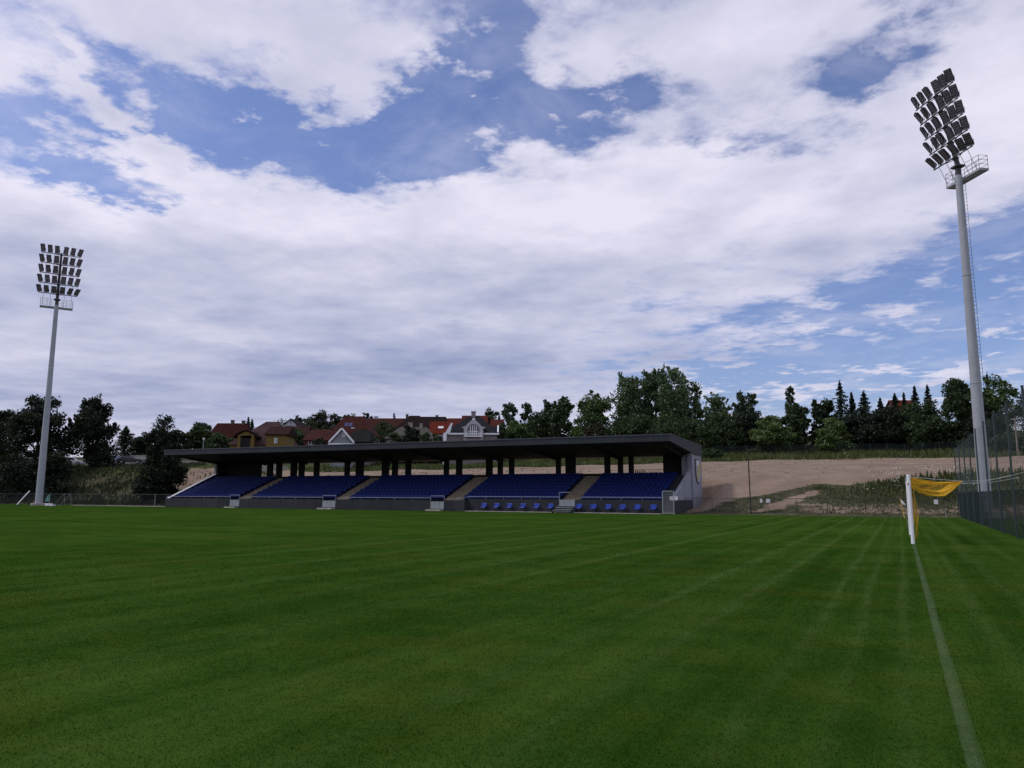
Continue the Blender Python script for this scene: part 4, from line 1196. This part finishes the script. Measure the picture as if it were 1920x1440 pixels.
# boundary fence in front of the trees
bf = empty("boundary_fence", (-34, 140.5, 0), 0, "dark green mesh boundary fence in front of the tree line", "fence")
sg = []
for k in range(34):
    xw = -34+k*2.5; z0 = tz(xw, 140.5)
    w = MB(); w.tube((k*2.5, 0, z0-.2), (k*2.5, 0, z0+1.75), .04, .04, 6); w.build("fence_post", M_POSTG, bf)
    if k < 33:
        for q in np.arange(0, 2.5, .0625):
            zz_ = tz(xw+q, 140.5); sg.append(((k*2.5+q, 0, zz_+.05), (k*2.5+q, 0, zz_+1.7)))
        z1 = tz(xw+2.5, 140.5)
        for q in np.arange(.1, 1.75, .2): sg.append(((k*2.5, 0, z0+q), (k*2.5+2.5, 0, z1+q)))
v, f = wires(sg, .008); np_mesh("wire_mesh", v, f, M_DGREEN, bf)

# poles on the right
p = at_y(1571, 792, 141); zb = tz(p.x, 141)
lp = empty("lamp_post", (p.x, 141, zb), 0, "thin pale lamp post in front of the smaller willow", "lamp post")
w = MB(); w.tube((0, 0, -.2), (0, 0, p.z-zb), .085, .06, 8); w.build("pole", M_ENDWALL, lp)
w = MB(); w.cbox((0, -.15, p.z-zb+.05), .25, .6, .14); w.build("lamp_head", M_OFFWHITE, lp)
p = at_y(1903, 784, 130); q = at_y(1908, 848, 130)
wp = empty("utility_pole", (q.x, 130, tz(q.x, 130)), 0, "weathered wooden pole behind the fence right of the mast", "pole")
w = MB(); w.tube((0, 0, -.3), (p.x-q.x, 0, p.z-tz(q.x, 130)), .13, .10, 8); w.build("pole", mat("grey_wood", (.20, .165, .13), .9, .3, 2), wp)
w = MB(); w.tube((p.x-q.x-.5, 0, p.z-tz(q.x, 130)-.15), (p.x-q.x+.35, 0, p.z-tz(q.x, 130)-.15), .05, .05, 6); w.build("cross_arm", M_ROPE, wp)
p = at_y(382, 824, 104); zb = tz(p.x, 104)
lp2 = empty("lamp_post", (p.x, 104, zb), 0, "small pale lamp post over the left part of the stand roof", "lamp post")
w = MB(); w.tube((0, 0, -.2), (0, 0, p.z-zb), .09, .07, 8); w.build("pole", M_ENDWALL, lp2)
w = MB(); w.cbox((0, 0, p.z-zb+.15), .3, .3, .3); w.build("lamp_head", M_OFFWHITE, lp2)

# ------------------------------------------------------------------ houses
RM = {k: roof_mat("roof_"+k, tuple(q*.37 for q in c)) for k, c in dict(darkred=(.095, .022, .020), pinkbrown=(.17, .10, .10), brown=(.085, .038, .034), redbrown=(.125, .042, .034), darkbrown=(.042, .024, .024), bright=(.28, .050, .026), orange=(.40, .075, .04), palegrey=(.20, .185, .165), slate=(.050, .053, .064), darkgreen=(.030, .037, .037), terracotta=(.19, .050, .034)).items()}
WM = {k: mat("wall_"+k, c, .9, .12, .8, bump=.1) for k, c in dict(yellow=(.16, .105, .026), cream=(.32, .30, .26), white=(.42, .42, .44), greywood=(.22, .24, .24), brick=(.11, .035, .03), grey=(.20, .19, .20), pinkgrey=(.19, .16, .17), brown=(.10, .07, .06)).items()}
def add_window(parent, x, y, z, w_, h_, arched=False):
    m_ = MB(); m_.box(x-w_/2, x+w_/2, y-.04, y+.02, z, z+h_)
    fr = m_.build("window", M_GLASS, parent)
    m_ = MB()
    for xx in (-w_/2, 0, w_/2): m_.box(x+xx-.05, x+xx+.05, y-.07, y-.041, z, z+h_)
    m_.box(x-w_/2-.05, x+w_/2+.05, y-.072, y-.04, z-.1, z-.001); m_.box(x-w_/2-.05, x+w_/2+.05, y-.072, y-.04, z+h_+.001, z+h_+.1)
    m_.build("window_frame", M_WHITE, fr)
    return fr
HOUSES = "houses on the hillside"
def house(name, label, x0, x1, yr, ye, D, kind, roofk, wallk, depth=9.0, ridge=None, yaw=0.0, over=.4, cat='house', chimneys=(), windows=(), group=HOUSES):
    """x0..x1 roof extent in the view at forward depth D; yr, ye: heights of ridge and eaves"""
    pl, pr_ = at_depth(x0, ye, D), at_depth(x1, ye, D)
    pc = (pl+pr_)/2
    ang = math.atan2(pr_.y-pl.y, pr_.x-pl.x)+yaw
    zr = at_depth((x0+x1)/2, yr, D+(depth/2 if kind != 'front' else 0)).z
    ze = pc.z
    W = (pr_-pl).length/max(.6, math.cos(yaw)); sc = D/F_PX
    zg = min(tz(pc.x, pc.y), tz(pc.x-W*.4, pc.y+4), ze-3.0)-.6
    root = empty(name, (pc.x, pc.y, zg), ang, label, cat, group)
    hE, hR = ze-zg, zr-zg
    hw_ = W/2
    wi = over
    w = MB(); w.box(-hw_+wi, hw_-wi, .35, depth-.35, 0, hE-.02)
    if kind == 'front':
        w.prism_y([(-hw_+wi, hE-.019), (hw_-wi, hE-.019), (0, hR-.35)], .35, depth-.35)
    elif kind == 'side':
        w.prism_x([(.35, hE-.019), (depth/2, hR-.25), (depth-.35, hE-.019)], -hw_+wi, hw_-wi)
    w.build("wall", WM[wallk], root)
    rm = RM[roofk]; w = MB(); th = .22
    if kind == 'front':
        w.prism_y([(-hw_, hE-.05), (0, hR), (hw_, hE-.05), (hw_, hE-.05-th), (0, hR-th*1.3), (-hw_, hE-.05-th)][::-1], 0, depth)
    elif kind == 'side':
        w.prism_x([(0, hE-.05), (depth/2, hR), (depth, hE-.05), (depth, hE-.05-th), (depth/2, hR-th*1.3), (0, hE-.05-th)][::-1], -hw_, hw_)
    else:
        r0, r1 = ridge if ridge else (-.35*W, .35*W)
        A = [(-hw_, 0, hE), (hw_, 0, hE), (hw_, depth, hE), (-hw_, depth, hE), (r0, depth/2, hR), (r1, depth/2, hR), (-hw_, 0, hE-.2), (hw_, 0, hE-.2), (hw_, depth, hE-.2), (-hw_, depth, hE-.2)]
        w.add(A, [(0, 1, 5, 4), (1, 2, 5), (2, 3, 4, 5), (3, 0, 4), (6, 7, 1, 0), (7, 8, 2, 1), (8, 9, 3, 2), (9, 6, 0, 3), (9, 8, 7, 6)])
    rf = w.build("roof", rm, root)
    for (cx, cz, cw, cm) in chimneys:        # x position (view px), top px, width m
        X = (cx-(x0+x1)/2)*sc; zt = at_depth(cx, cz, D+depth/2).z-zg
        w = MB(); w.box(X-cw/2, X+cw/2, depth*.5-.35, depth*.5+.35, hE+.3*(hR-hE), zt); w.box(X-cw/2-.08, X+cw/2+.08, depth*.5-.43, depth*.5+.43, zt+.001, zt+.12)
        w.build("chimney", WM[cm], rf)
    for (wx, wz, ww, wh) in windows:
        X = (wx-(x0+x1)/2)*sc; zt = at_depth(wx, wz, D).z-zg
        add_window(root, X, .35, zt-wh/2, ww, wh)
    return root, zg, W, hE, hR, sc, rf

house("red_roofed_house", "long dark red roof with two chimneys, farthest left of the houses", 378, 462, 793, 830, 185, 'hip', 'darkred', 'grey', 10, chimneys=((420, 788, .7, 'brown'), (441, 789, .7, 'brown')))
# yellow house
hs, zg, W, hE, hR, sc, rf = house("yellow_house", "yellow walled house with pinkish brown roof and yellow dormer", 426, 536, 790, 833, 150, 'hip', 'pinkbrown', 'yellow', 10.5, ridge=(.0, 2.4))
dx = (462-481)*sc
zt = at_depth(462, 806, 149).z-zg; zm = at_depth(462, 816, 149).z-zg; zb_ = at_depth(462, 838, 149).z-zg
w = MB(); w.box(dx-1.6, dx+1.6, -.55, 3.2, zb_-1.2, zm-.6); w.box(dx-1.6, dx-1.1, -.55, 2.5, zm-.59, zm); w.box(dx+1.1, dx+1.6, -.55, 2.5, zm-.59, zm)
w.prism_y([(dx-1.75, zm), (dx+1.75, zm), (dx, zt-.15)], -.5, 2.6)
dm = w.build("dormer", WM['yellow'], hs)
w = MB(); w.box(dx-1.0, dx+.9, -.62, -.56, zb_-.3, zm-.62); w.build("window", M_BLACKWALL, dm)
w = MB()
zA = zm-.15
w.prism_y([(dx-2.4, zA-.05), (dx-1.2, zt-.25), (dx, zt+.1), (dx+1.2, zt-.25), (dx+2.4, zA-.05), (dx+2.4, zA-.25), (dx+1.2, zt-.5), (dx, zt-.12), (dx-1.2, zt-.5), (dx-2.4, zA-.25)][::-1], -.8, 3.2)
w.build("dormer_roof", RM['darkbrown'], dm)
wx0 = (500-481)*sc; wx1 = (537-481)*sc; zw = at_depth(518, 811, 149).z-zg
w = MB(); w.box(wx0, wx1, -.4, 5.2, 0, zw-.1); wing = w.build("wing", WM['yellow'], hs)
w = MB(); w.prism_x([(-.75, zw-.25), (2.4, zw+1.5), (5.6, zw-.25), (5.6, zw-.45), (-.75, zw-.45)][::-1], wx0-.3, wx1+.45); w.build("wing_roof", RM['brown'], wing)
add_window(wing, (518-481)*sc, -.4, zw-1.9, .5, .8)
# others
hs, zg, W, hE, hR, sc, rf = house("half_timbered_house", "white half timbered gable under a dark roof on the skyline", 522, 566, 784, 803, 235, 'front', 'darkbrown', 'white', 11, windows=((544, 798, .9, .9),))
w = MB()
for q in (-.5, 0, .5): w.box(q*W*.5-.09, q*W*.5+.09, .30, .349, hE-.3, hE+(hR-hE)*(1-abs(q))*.8)
w.box(-W*.42, W*.42, .295, .348, hE+.05, hE+.25); w.build("timber", WM['brown'], hs)
house("brown_roofed_house", "brown roofed house with white chimney below the half timbered gable", 512, 574, 799, 818, 200, 'side', 'brown', 'brown', 9, chimneys=((523, 797, .9, 'cream'),))
house("brick_house", "red brick house with hipped brown roof right of the yellow house", 566, 632, 805, 825, 170, 'hip', 'redbrown', 'brick', 9, ridge=(-3.0, 1.2), windows=((583, 829, 1.2, 1.0),))
hs, zg, W, hE, hR, sc, rf = house("gabled_house", "grey boarded triangular gable with white edges and dark roof", 617, 663, 803, 829, 135, 'front', 'darkgreen', 'greywood', 10, yaw=R(6))
w = MB()
for s in (-1, 1):
    a_ = Vector((s*W*.5, -.04, hE-.05)); b_ = Vector((0, -.04, hR+.03)); d_ = b_-a_
    w.cbox((a_+b_)/2, d_.length, .08, .32, Matrix.Rotation(-math.atan2(d_.z, d_.x), 3, 'Y'))
w.box(-W*.52, W*.52, -.1, .3, hE-.42, hE-.2); w.build("bargeboard", M_WHITE, hs)
add_window(hs, .4, .33, hE+(hR-hE)*.45, .5, .6)
p0 = at_depth(678, 812, 140)
hx, zg2, W2, hE2, hR2, sc2, rf2 = house("dark_roofed_house", "low dark green roof adjoining the triangular gable on its right", 648, 694, 807, 828, 143, 'hip', 'darkgreen', 'grey', 9)
hs, zg, W, hE, hR, sc, rf = house("panelled_house", "large reddish roof carrying blue solar panels below the skyline trees", 612, 702, 780, 815, 215, 'hip', 'redbrown', 'brown', 12, ridge=(-3.0, 2.5))
w = MB()
for k in (0, 1):
    xa = (641+k*8-657)*sc; za = at_depth(645, 799, 217).z-zg; zb2 = at_depth(645, 792, 217).z-zg
    yA = 6*(za-hE)/(hR-hE); yB = 6*(zb2-hE)/(hR-hE)
    w.add([(xa, yA, za+.12), (xa+1.0, yA, za+.12), (xa+1.0, yB, zb2+.12), (xa, yB, zb2+.12), (xa, yA, za-.05), (xa+1.0, yA, za-.05), (xa+1.0, yB, zb2-.05), (xa, yB, zb2-.05)], [(0, 1, 2, 3), (4, 7, 6, 5), (0, 4, 5, 1), (1, 5, 6, 2), (2, 6, 7, 3), (3, 7, 4, 0)])
w.build("solar_panel", mat("solar_blue", (.035, .04, .12), .2, .1, 2), rf)
w = MB(); X = (658-657)*sc; w.box(X-.5, X+.5, 2.0, 3.4, hE+.8, hE+2.2); w.build("roof_window", M_OFFWHITE, rf)
house("red_roofed_house", "long reddish roof on the skyline with a small white chimney at its left", 686, 762, 784, 802, 275, 'side', 'redbrown', 'brown', 10, chimneys=((700, 781, 1.4, 'white'),))
house("brown_roofed_house", "dark brown hipped roof with central chimney on the skyline", 744, 800, 779, 800, 255, 'hip', 'darkbrown', 'brown', 10, ridge=(-1.5, 2.0), chimneys=((759, 777, .8, 'brown'),))
house("brown_roofed_house", "dark flat looking brown roof above the bright red one", 785, 834, 781, 800, 245, 'side', 'darkbrown', 'brown', 10, chimneys=((816, 779, .8, 'brown'),))
house("red_roofed_house", "terracotta skyline roof between the bright red roof and ornate house", 832, 872, 784, 800, 285, 'side', 'terracotta', 'brown', 10)
hs, zg, W, hE, hR, sc, rf = house("bright_red_house", "bright red tiled roof with white skylight and white side wall", 803, 845, 790, 812, 185, 'side', 'bright', 'white', 8.5)
w = MB(); X = (825-824)*sc; yq = 8.5/2*.45; zq = hE+(hR-hE)*.45; w.cbox((X, yq, zq+.1), 1.3, .9, .12, Matrix.Rotation(math.atan2(hR-hE, 4.25), 3, 'X')); w.build("skylight", M_OFFWHITE, rf)
w = MB(); w.box(-W/2-.25, -W/2+.1, -.1, 8.5, hE-2.5, hE+.6); w.build("gable_edge", WM['white'], hs)
house("pale_roofed_house", "pale grey hipped roof half hidden by the dark cone tree", 720, 818, 800, 822, 150, 'hip', 'palegrey', 'cream', 9, ridge=(-2.6, 2.6), chimneys=((758, 797, .8, 'brown'), (763, 793, .8, 'cream'), (784, 795, .5, 'cream')), windows=((741, 826, .9, .9),))
# ornate house
D = 140
hs, zg, W, hE, hR, sc, rf = house("ornate_house", "grey roofed house with ornate white arched dormer and tall chimney", 833, 936, 779, 812, D, 'hip', 'slate', 'pinkgrey', 9.5, ridge=(-.7, 1.0), chimneys=((885, 772, .8, 'grey'),), over=.5)
gx = (888-884.5)*sc
def zz(py): return at_depth(888, py, D-.6).z-zg
w = MB()
pr = [(-1.75, zz(836)), (1.75, zz(836)), (1.75, zz(803)), (2.05, zz(803)), (2.05, zz(800.5)), (1.45, zz(799)), (1.15, zz(795)), (.75, zz(791)), (.3, zz(787.5)), (0, zz(786.5)), (-.3, zz(787.5)), (-.75, zz(791)), (-1.15, zz(795)), (-1.45, zz(799)), (-2.05, zz(800.5)), (-2.05, zz(803)), (-1.75, zz(803))]
w.prism_y([(gx+x, z) for x, z in pr], -.7, 4.0); dm = w.build("dormer", WM['white'], hs)
def arch(w, r, z0, zc, y0, y1, n=14):
    pts = [(gx-r, z0), (gx+r, z0)]+[(gx+r*math.cos(math.pi*k/n), zc+r*math.sin(math.pi*k/n)) for k in range(n+1)]
    w.prism_y(pts, y0, y1)
w = MB(); arch(w, 1.12, zz(817), zz(806), -.735, -.701); w.build("arch_trim", WM['grey'], dm)
w = MB(); arch(w, .92, zz(816.5), zz(806), -.76, -.736); wn = w.build("arched_window", M_GLASS, dm)
w = MB()
for q in (-.55, -.18, .18, .55): w.box(gx+q-.055, gx+q+.055, -.80, -.761, zz(816.5), zz(806)+.92*math.sqrt(1-q*q)*.9)
w.box(gx-.9, gx+.9, -.802, -.7605, zz(809)-.04, zz(809)+.05); w.build("window_frame", M_WHITE, wn)
w = MB()
for q in np.arange(-1.5, 1.51, .2): w.box(gx+q-.04, gx+q+.04, -1.28, -1.2, zz(818.5), zz(813.5))
w.box(gx-1.62, gx+1.62, -1.30, -1.18, zz(813.5)+.001, zz(813.5)+.12); w.box(gx-1.7, gx+1.7, -1.32, -.701, zz(819.6), zz(818.5)-.001); w.build("balcony", M_WHITE, dm)
w = MB(); w.box(gx-1.25, gx+1.25, -1.25, -.75, zz(821.5), zz(819.7)); w.build("awning", mat("awning_red", (.16, .05, .07), .8, .2), dm)
w = MB(); w.tube((gx, .2, zz(787)), (gx, .2, zz(784)), .28, .28, 10); w.tube((gx, .2, zz(784)), (gx, .2, zz(781.5)), .16, .02, 10); w.build("finial", M_OFFWHITE, dm)
w = MB(); w.box(-W*.5, gx-1.8, -.06, .25, hE-.28, hE+.02); w.box(gx+1.8, W*.5, -.06, .25, hE-.28, hE+.02); w.build("eaves_gutter", M_WHITE, hs)
# left parapet gable of the ornate house
w = MB(); xa = (836-884.5)*sc; xb = (845-884.5)*sc
w.prism_y([(xa-.1, zz(812)), (xb, zz(793)), (xb+.35, zz(792)), (xa+.75, zz(812))], -.2, .25); w.box(xa-.45, xa+.15, -.3, .4, 0, zz(812)-.001); w.build("gable_edge", M_WHITE, hs)
# right wing
xa = (913-884.5)*sc; xb = (932-884.5)*sc
w = MB(); w.box(xa, xb, .9, 6, 0, zz(812)); wg = w.build("wing", WM['pinkgrey'], hs)
w = MB(); w.prism_x([(.5, zz(812)), (3.4, zz(794.5)), (6.2, zz(812)), (6.2, zz(812)-.2), (.5, zz(812)-.2)][::-1], xa-.2, xb); w.build("wing_roof", RM['slate'], wg)
w = MB(); w.prism_x([(.4, zz(813)), (3.4, zz(793.5)), (3.4, zz(795.5)), (.7, zz(813))][::-1], xb+.001, xb+.25); w.build("gable_edge", M_WHITE, wg)
house("red_roofed_house", "red roof directly behind the ornate house's chimney", 864, 914, 779, 796, 205, 'side', 'terracotta', 'brown', 9)
house("red_roofed_house", "red roof peeking out right of the ornate house", 917, 945, 786, 802, 205, 'side', 'terracotta', 'brown', 9)
house("red_roofed_house", "red roof glimpsed between the spruce tops at right", 1683, 1730, 750, 770, 205, 'side', 'bright', 'brown', 9)
house("red_roofed_house", "tiny orange roof showing right of the lower open poplar", 1347, 1368, 781, 797, 205, 'side', 'orange', 'white', 8, chimneys=((1352, 778, 1.0, 'white'),))
# pale shed beyond the stand's left end
house("shed", "low pale shed seen under the stand roof's left end", 366, 398, 857, 862, 130, 'side', 'palegrey', 'white', 4, cat='shed', windows=((385, 868, .5, .8),), group=None)

# parked cars on the road above the left bank
def car(px, Y, col, label, yaw):
    p = at_y(px, 865, Y); root = empty("parked_car", (p.x, Y, tz(p.x, Y)+.02), yaw, label, "car", "cars parked above the left bank")
    pm = mat("car_paint_"+str(px), col, .3, .05, 2)
    w = MB(); w.prism_y([(-2.1, .3), (2.1, .3), (2.15, .6), (2.05, .82), (1.1, .95), (-1.9, 1.0), (-2.12, .85), (-2.15, .5)], -.85, .85); w.build("body", pm, root, bevel=.06)
    w = MB(); w.prism_y([(-1.7, .98), (1.0, .93), (.35, 1.42), (-1.2, 1.45)], -.74, .74); cb_ = w.build("cabin", M_GLASS, root, bevel=.05)
    w = MB(); w.prism_y([(.32, 1.40), (.30, 1.46), (-1.2, 1.49), (-1.22, 1.43)][::-1], -.72, .72); w.build("roof", pm, cb_)
    for x in (-1.3, 1.35):
        for y_ in (-.86, .86):
            w = MB(); w.tube((x, y_-.1, .32), (x, y_+.1, .32), .32, .32, 14); wh = w.build("wheel", M_RUBBER, root)
            w = MB(); w.tube((x, y_-.11, .32), (x, y_+.11, .32), .18, .18, 10); w.build("rim", M_GALV, wh)
    for y_ in (-.6, .6):
        w = MB(); w.box(2.06, 2.16, y_-.18, y_+.18, .62, .76); w.build("headlight", M_OFFWHITE, root)
car(134, 94, (.62, .62, .64), "white car parked left of the spiky topped tree", R(40))
car(191, 94, (.60, .56, .57), "off white car parked just right of the spiky topped tree", R(50))
car(213, 95, (.30, .34, .42), "silver blue car parked in the middle of the parking row", R(25))
car(243, 96, (.03, .03, .035), "black car parked nearest the stand", R(50))
a_ = at_y(200, 856, 101); b_ = at_y(272, 856, 101)
w = MB(); w.box(a_.x, b_.x, 101, 101.3, tz(a_.x, 101)-.4, tz(a_.x, 101)+1.3); w.box(a_.x-.05, b_.x+.05, 100.95, 101.35, tz(a_.x, 101)+1.301, tz(a_.x, 101)+1.4)
tag(w.build("garden_wall", mat("pale_wall", (.27, .27, .26), .9, .25, 1)), "pale low concrete wall behind the parked cars", "wall")
# railing seen through the right stand opening
rg = empty("site_railing", (-29.5, 84.2, tz(-25, 84.2)), 0, "thin railing behind the stand's right openings", "railing")
w = MB(); w.tube((0, 0, 1.0), (6.8, 0, 1.0), .03, .03, 6)
for k in range(7): w.tube((k*1.13, 0, -.2), (k*1.13, 0, 1.0), .025, .025, 6)
w.build("rail", M_DGREEN, rg)
w = MB()
for k in range(6): w.box(2.9+k*.22, 3.0+k*.22, -.03, .03, .1, .95+.1*math.sin(k*2))
w.build("pickets", M_BLACKWALL, rg)

# ------------------------------------------------------------------ sky and light
SUN_AZ, SUN_EL = -115.0, 52.0        # azimuth clockwise from +Y
sun_dir = Vector((math.sin(R(SUN_AZ))*math.cos(R(SUN_EL)), math.cos(R(SUN_AZ))*math.cos(R(SUN_EL)), math.sin(R(SUN_EL))))
sd_ = bpy.data.lights.new("sun", 'SUN'); sd_.energy = 1.5; sd_.angle = R(5.0); sd_.color = (1.0, .955, .89)
sun = bpy.data.objects.new("sun", sd_); COL.objects.link(sun)
sun.rotation_euler = (-sun_dir).to_track_quat('-Z', 'Y').to_euler(); sun.location = (0, 0, 60)

world = bpy.data.worlds.new("World"); scene.world = world; world.use_nodes = True
wt = world.node_tree; wt.nodes.clear(); t = NT(wt)
out = t.n('ShaderNodeOutputWorld'); bg = t.n('ShaderNodeBackground'); t.link(bg.outputs[0], out.inputs[0])
bg.inputs['Strength'].default_value = .1
sky = t.n('ShaderNodeTexSky', sky_type='NISHITA'); sky.sun_disc = False
sky.sun_elevation = R(SUN_EL); sky.sun_rotation = R(SUN_AZ); sky.air_density = 1.0; sky.dust_density = 1.2; sky.ozone_density = 1.5
tc = t.n('ShaderNodeTexCoord').outputs['Generated']
sep = t.n('ShaderNodeSeparateXYZ'); t.link(tc, sep.inputs[0])
DX, DY, DZ = sep.outputs
# cloud layer plane coordinates
zc = t.math('ADD', t.math('MAXIMUM', DZ, 0.0), .06)
U = t.math('DIVIDE', DX, zc); V_ = t.math('DIVIDE', DY, zc)
pl = t.comb(U, V_, 0.0)
# azimuth/elevation in degrees, gently warped, for the layout of clear gaps
wx = t.math('MULTIPLY', t.math('SUBTRACT', t.noise(pl, 1.6, 5, .6), .5), 9.0)
wy_ = t.math('MULTIPLY', t.math('SUBTRACT', t.noise(t.comb(U, V_, 7.3), 2.6, 7, .68), .5), 7.0)
wx2 = t.math('MULTIPLY', t.math('SUBTRACT', t.noise(t.comb(U, V_, 13.0), 7.0, 5, .6), .5), 4.0)
AZ = t.math('ADD', t.math('ADD', t.math('MULTIPLY', t.math('ARCTAN2', DX, DY), 57.2958), wx), wx2)
EL0 = t.math('MULTIPLY', t.math('ARCSINE', DZ), 57.2958)
EL = t.math('ADD', EL0, t.math('MULTIPLY', wy_, t.mapr(EL0, 2, 22, .25, 1.0)))
def azel(px, py):
    d = ray(px, py).normalized(); return math.degrees(math.atan2(d.x, d.y)), math.degrees(math.asin(d.z))
def gauss(px, py, sx, sy, amp, rot=0.0):
    """soft patch of sky centred on a direction; sizes in degrees"""
    a0, e0 = azel(px, py)
    k = math.cos(R(e0))
    dx_ = t.math('MULTIPLY', t.math('SUBTRACT', AZ, a0), k); dy_ = t.math('SUBTRACT', EL, e0)
    if rot:
        c_, s_ = math.cos(R(rot)), math.sin(R(rot))
        nx_ = t.math('ADD', t.math('MULTIPLY', dx_, c_), t.math('MULTIPLY', dy_, s_))
        dy_ = t.math('SUBTRACT', t.math('MULTIPLY', dy_, c_), t.math('MULTIPLY', dx_, s_)); dx_ = nx_
    q = t.math('ADD', t.math('POWER', t.math('ABSOLUTE', t.math('DIVIDE', dx_, sx)), 2.0), t.math('POWER', t.math('ABSOLUTE', t.math('DIVIDE', dy_, sy)), 2.0))
    return t.math('MULTIPLY', t.math('EXPONENT', t.math('MULTIPLY', q, -1.0)), amp)
def total(lst):
    s = None
    for g in lst:
        v = gauss(*g); s = v if s is None else t.math('ADD', s, v)
    return s
HOLES = [(300, 240, 7, 2.6, .62, -6), (560, 250, 9, 3.0, .8, 0), (760, 245, 8, 3.4, .85, 0), (880, 150, 4.2, 4.0, .9, 0), (1090, 185, 6.5, 1.7, .9, 0), (960, 75, 3.0, 2.2, .6, 0),
         (130, 235, 5, 1.6, .35, 0), (170, 345, 5.0, 1.7, .75, -8), (330, 372, 3, .6, .35, 0), (1300, 275, 6.5, .8, .45, -3), (1130, 250, 4, .7, .25, 0), (1615, 125, 3.2, 3.4, .55, 0), (1700, 50, 3.4, 1.6, .4, 0), (1640, 175, 3, 1.5, .4, 0), (1425, 45, 1.2, .8, .35, 0),
         (1880, 420, 5.0, 2.0, .55, 0), (1720, 535, 8, 1.5, .5, 4), (1660, 680, 17, 2.6, .95, 2), (1750, 760, 14, 1.6, .5, 0), (1890, 600, 5, 2.4, .5, 0), (1380, 690, 8, 1.0, .35, 3), (150, 92, 4, 1.0, .35, -15), (1200, 560, 10, .8, .15, 0), (1520, 585, 5, .8, .3, 0)]
BULK = [(450, 40, 14, 4.5, .30, -6), (700, 100, 6, 4.2, .35, 0), (1250, 110, 9, 3.6, .35, 0), (1880, 160, 4.5, 5, .45, 0), (1000, 420, 24, 4.5, .30, 0), (300, 480, 22, 4.5, .35, 0), (500, 660, 30, 6, .5, 0), (150, 740, 20, 3, .4, 0), (1500, 330, 9, 3.5, .3, 0), (430, 200, 1.8, 1.2, .35, -20), (235, 205, 6, .6, .4, -38), (935, 183, 2.0, .3, .45, 3), (1620, 726, 12, .5, .22, 2), (1820, 560, 5, .5, .2, 3)]
n_a = t.noise(pl, 1.3, 10, .60)
n_b = t.noise(t.comb(U, V_, 3.7), 4.2, 7, .62)
cov = t.math('ADD', t.math('MULTIPLY', t.math('SUBTRACT', n_a, .5), 1.9), t.math('MULTIPLY', t.math('SUBTRACT', n_b, .5), 1.2))
cov = t.math('ADD', cov, .54)
cov = t.math('SUBTRACT', cov, t.math('MULTIPLY', t.math('MULTIPLY', total(HOLES), .88), t.mapr(t.noise(t.comb(U, V_, 5.1), 4.6, 8, .62), .34, .66, .15, 1.6)))
cov = t.math('ADD', cov, total(BULK))
alpha = t.mapr(cov, .05, .74)
# wispy veil
veil = t.mapr(t.noise(t.comb(U, V_, 11.0), 2.0, 8, .62, dist=.6), .42, .76, .0, .32)
alpha = t.math('MAXIMUM', alpha, veil)
alpha = t.math('MULTIPLY', alpha, .97)
# cloud brightness: billow shading plus darker undersides low in the sky
DARK = [(520, 110, 9, 3.0, .22, 0), (300, 610, 24, 3.4, .24, 0), (560, 690, 24, 3.4, .28, 0), (1000, 570, 20, 2.5, .22, 0), (900, 700, 16, 2.5, .35, 0), (100, 760, 16, 2.5, .4, 0), (1250, 640, 9, 2.0, .15, 0)]
LIGHT = [(640, 130, 7, 2.0, .25, 0), (1200, 120, 9, 3.0, .35, 0), (1880, 190, 4, 4, .4, 0), (900, 400, 22, 3.2, .32, 0), (300, 400, 16, 2.6, .25, 0), (60, 60, 6, 4, .15, 0), (50, 650, 8, 1.6, .35, 0), (410, 630, 7, .7, .3, 0), (1400, 330, 10, 3, .25, 0), (860, 603, 4, .5, .25, 0)]
bil = t.noise(t.comb(U, V_, 21.0), 3.6, 7, .52)
stre = t.noise(t.comb(t.math('MULTIPLY', U, .8), t.math('MULTIPLY', V_, .8), 33.0), 1.1, 7, .6)
lowk = t.mapr(EL0, 3, 22, .45, 1.0)
sh = t.math('ADD', t.math('MULTIPLY', t.math('MULTIPLY', t.math('SUBTRACT', bil, .5), 1.35), lowk), t.math('MULTIPLY', t.math('SUBTRACT', stre, .5), 1.5))
sh = t.math('ADD', t.math('ADD', sh, .60), t.math('SUBTRACT', total(LIGHT), total(DARK)))
thick = t.mapr(cov, .3, 1.2, .12, -.12)
sh = t.math('ADD', sh, thick)
ccol = t.mix(t.mapr(sh, -.5, 1.0, smooth=False), (2.3, 2.9, 4.9), (8.3, 8.05, 9.4))
skyc = t.n('ShaderNodeVectorMath', operation='MULTIPLY'); t.link(sky.outputs[0], skyc.inputs[0]); skyc.inputs[1].default_value = (1.0, 1.0, 1.30)
hz = t.mapr(DZ, .0, .12, .25, 0)
base = t.mix(hz, skyc.outputs[0], (3.2, 3.9, 5.6))
fin = t.mix(alpha, base, ccol)
t.link(fin, bg.inputs['Color'])
world.cycles.sampling_method = 'MANUAL'; world.cycles.sample_map_resolution = 512

scene.view_settings.view_transform = 'Standard'
scene.view_settings.look = 'None'
scene.view_settings.exposure = 0.0
scene.view_settings.gamma = 1.0
scene.view_settings.use_curve_mapping = False
scene.cycles.max_bounces = 5
scene.cycles.diffuse_bounces = 2
scene.cycles.glossy_bounces = 2
scene.cycles.transmission_bounces = 2
scene.cycles.use_denoising = True
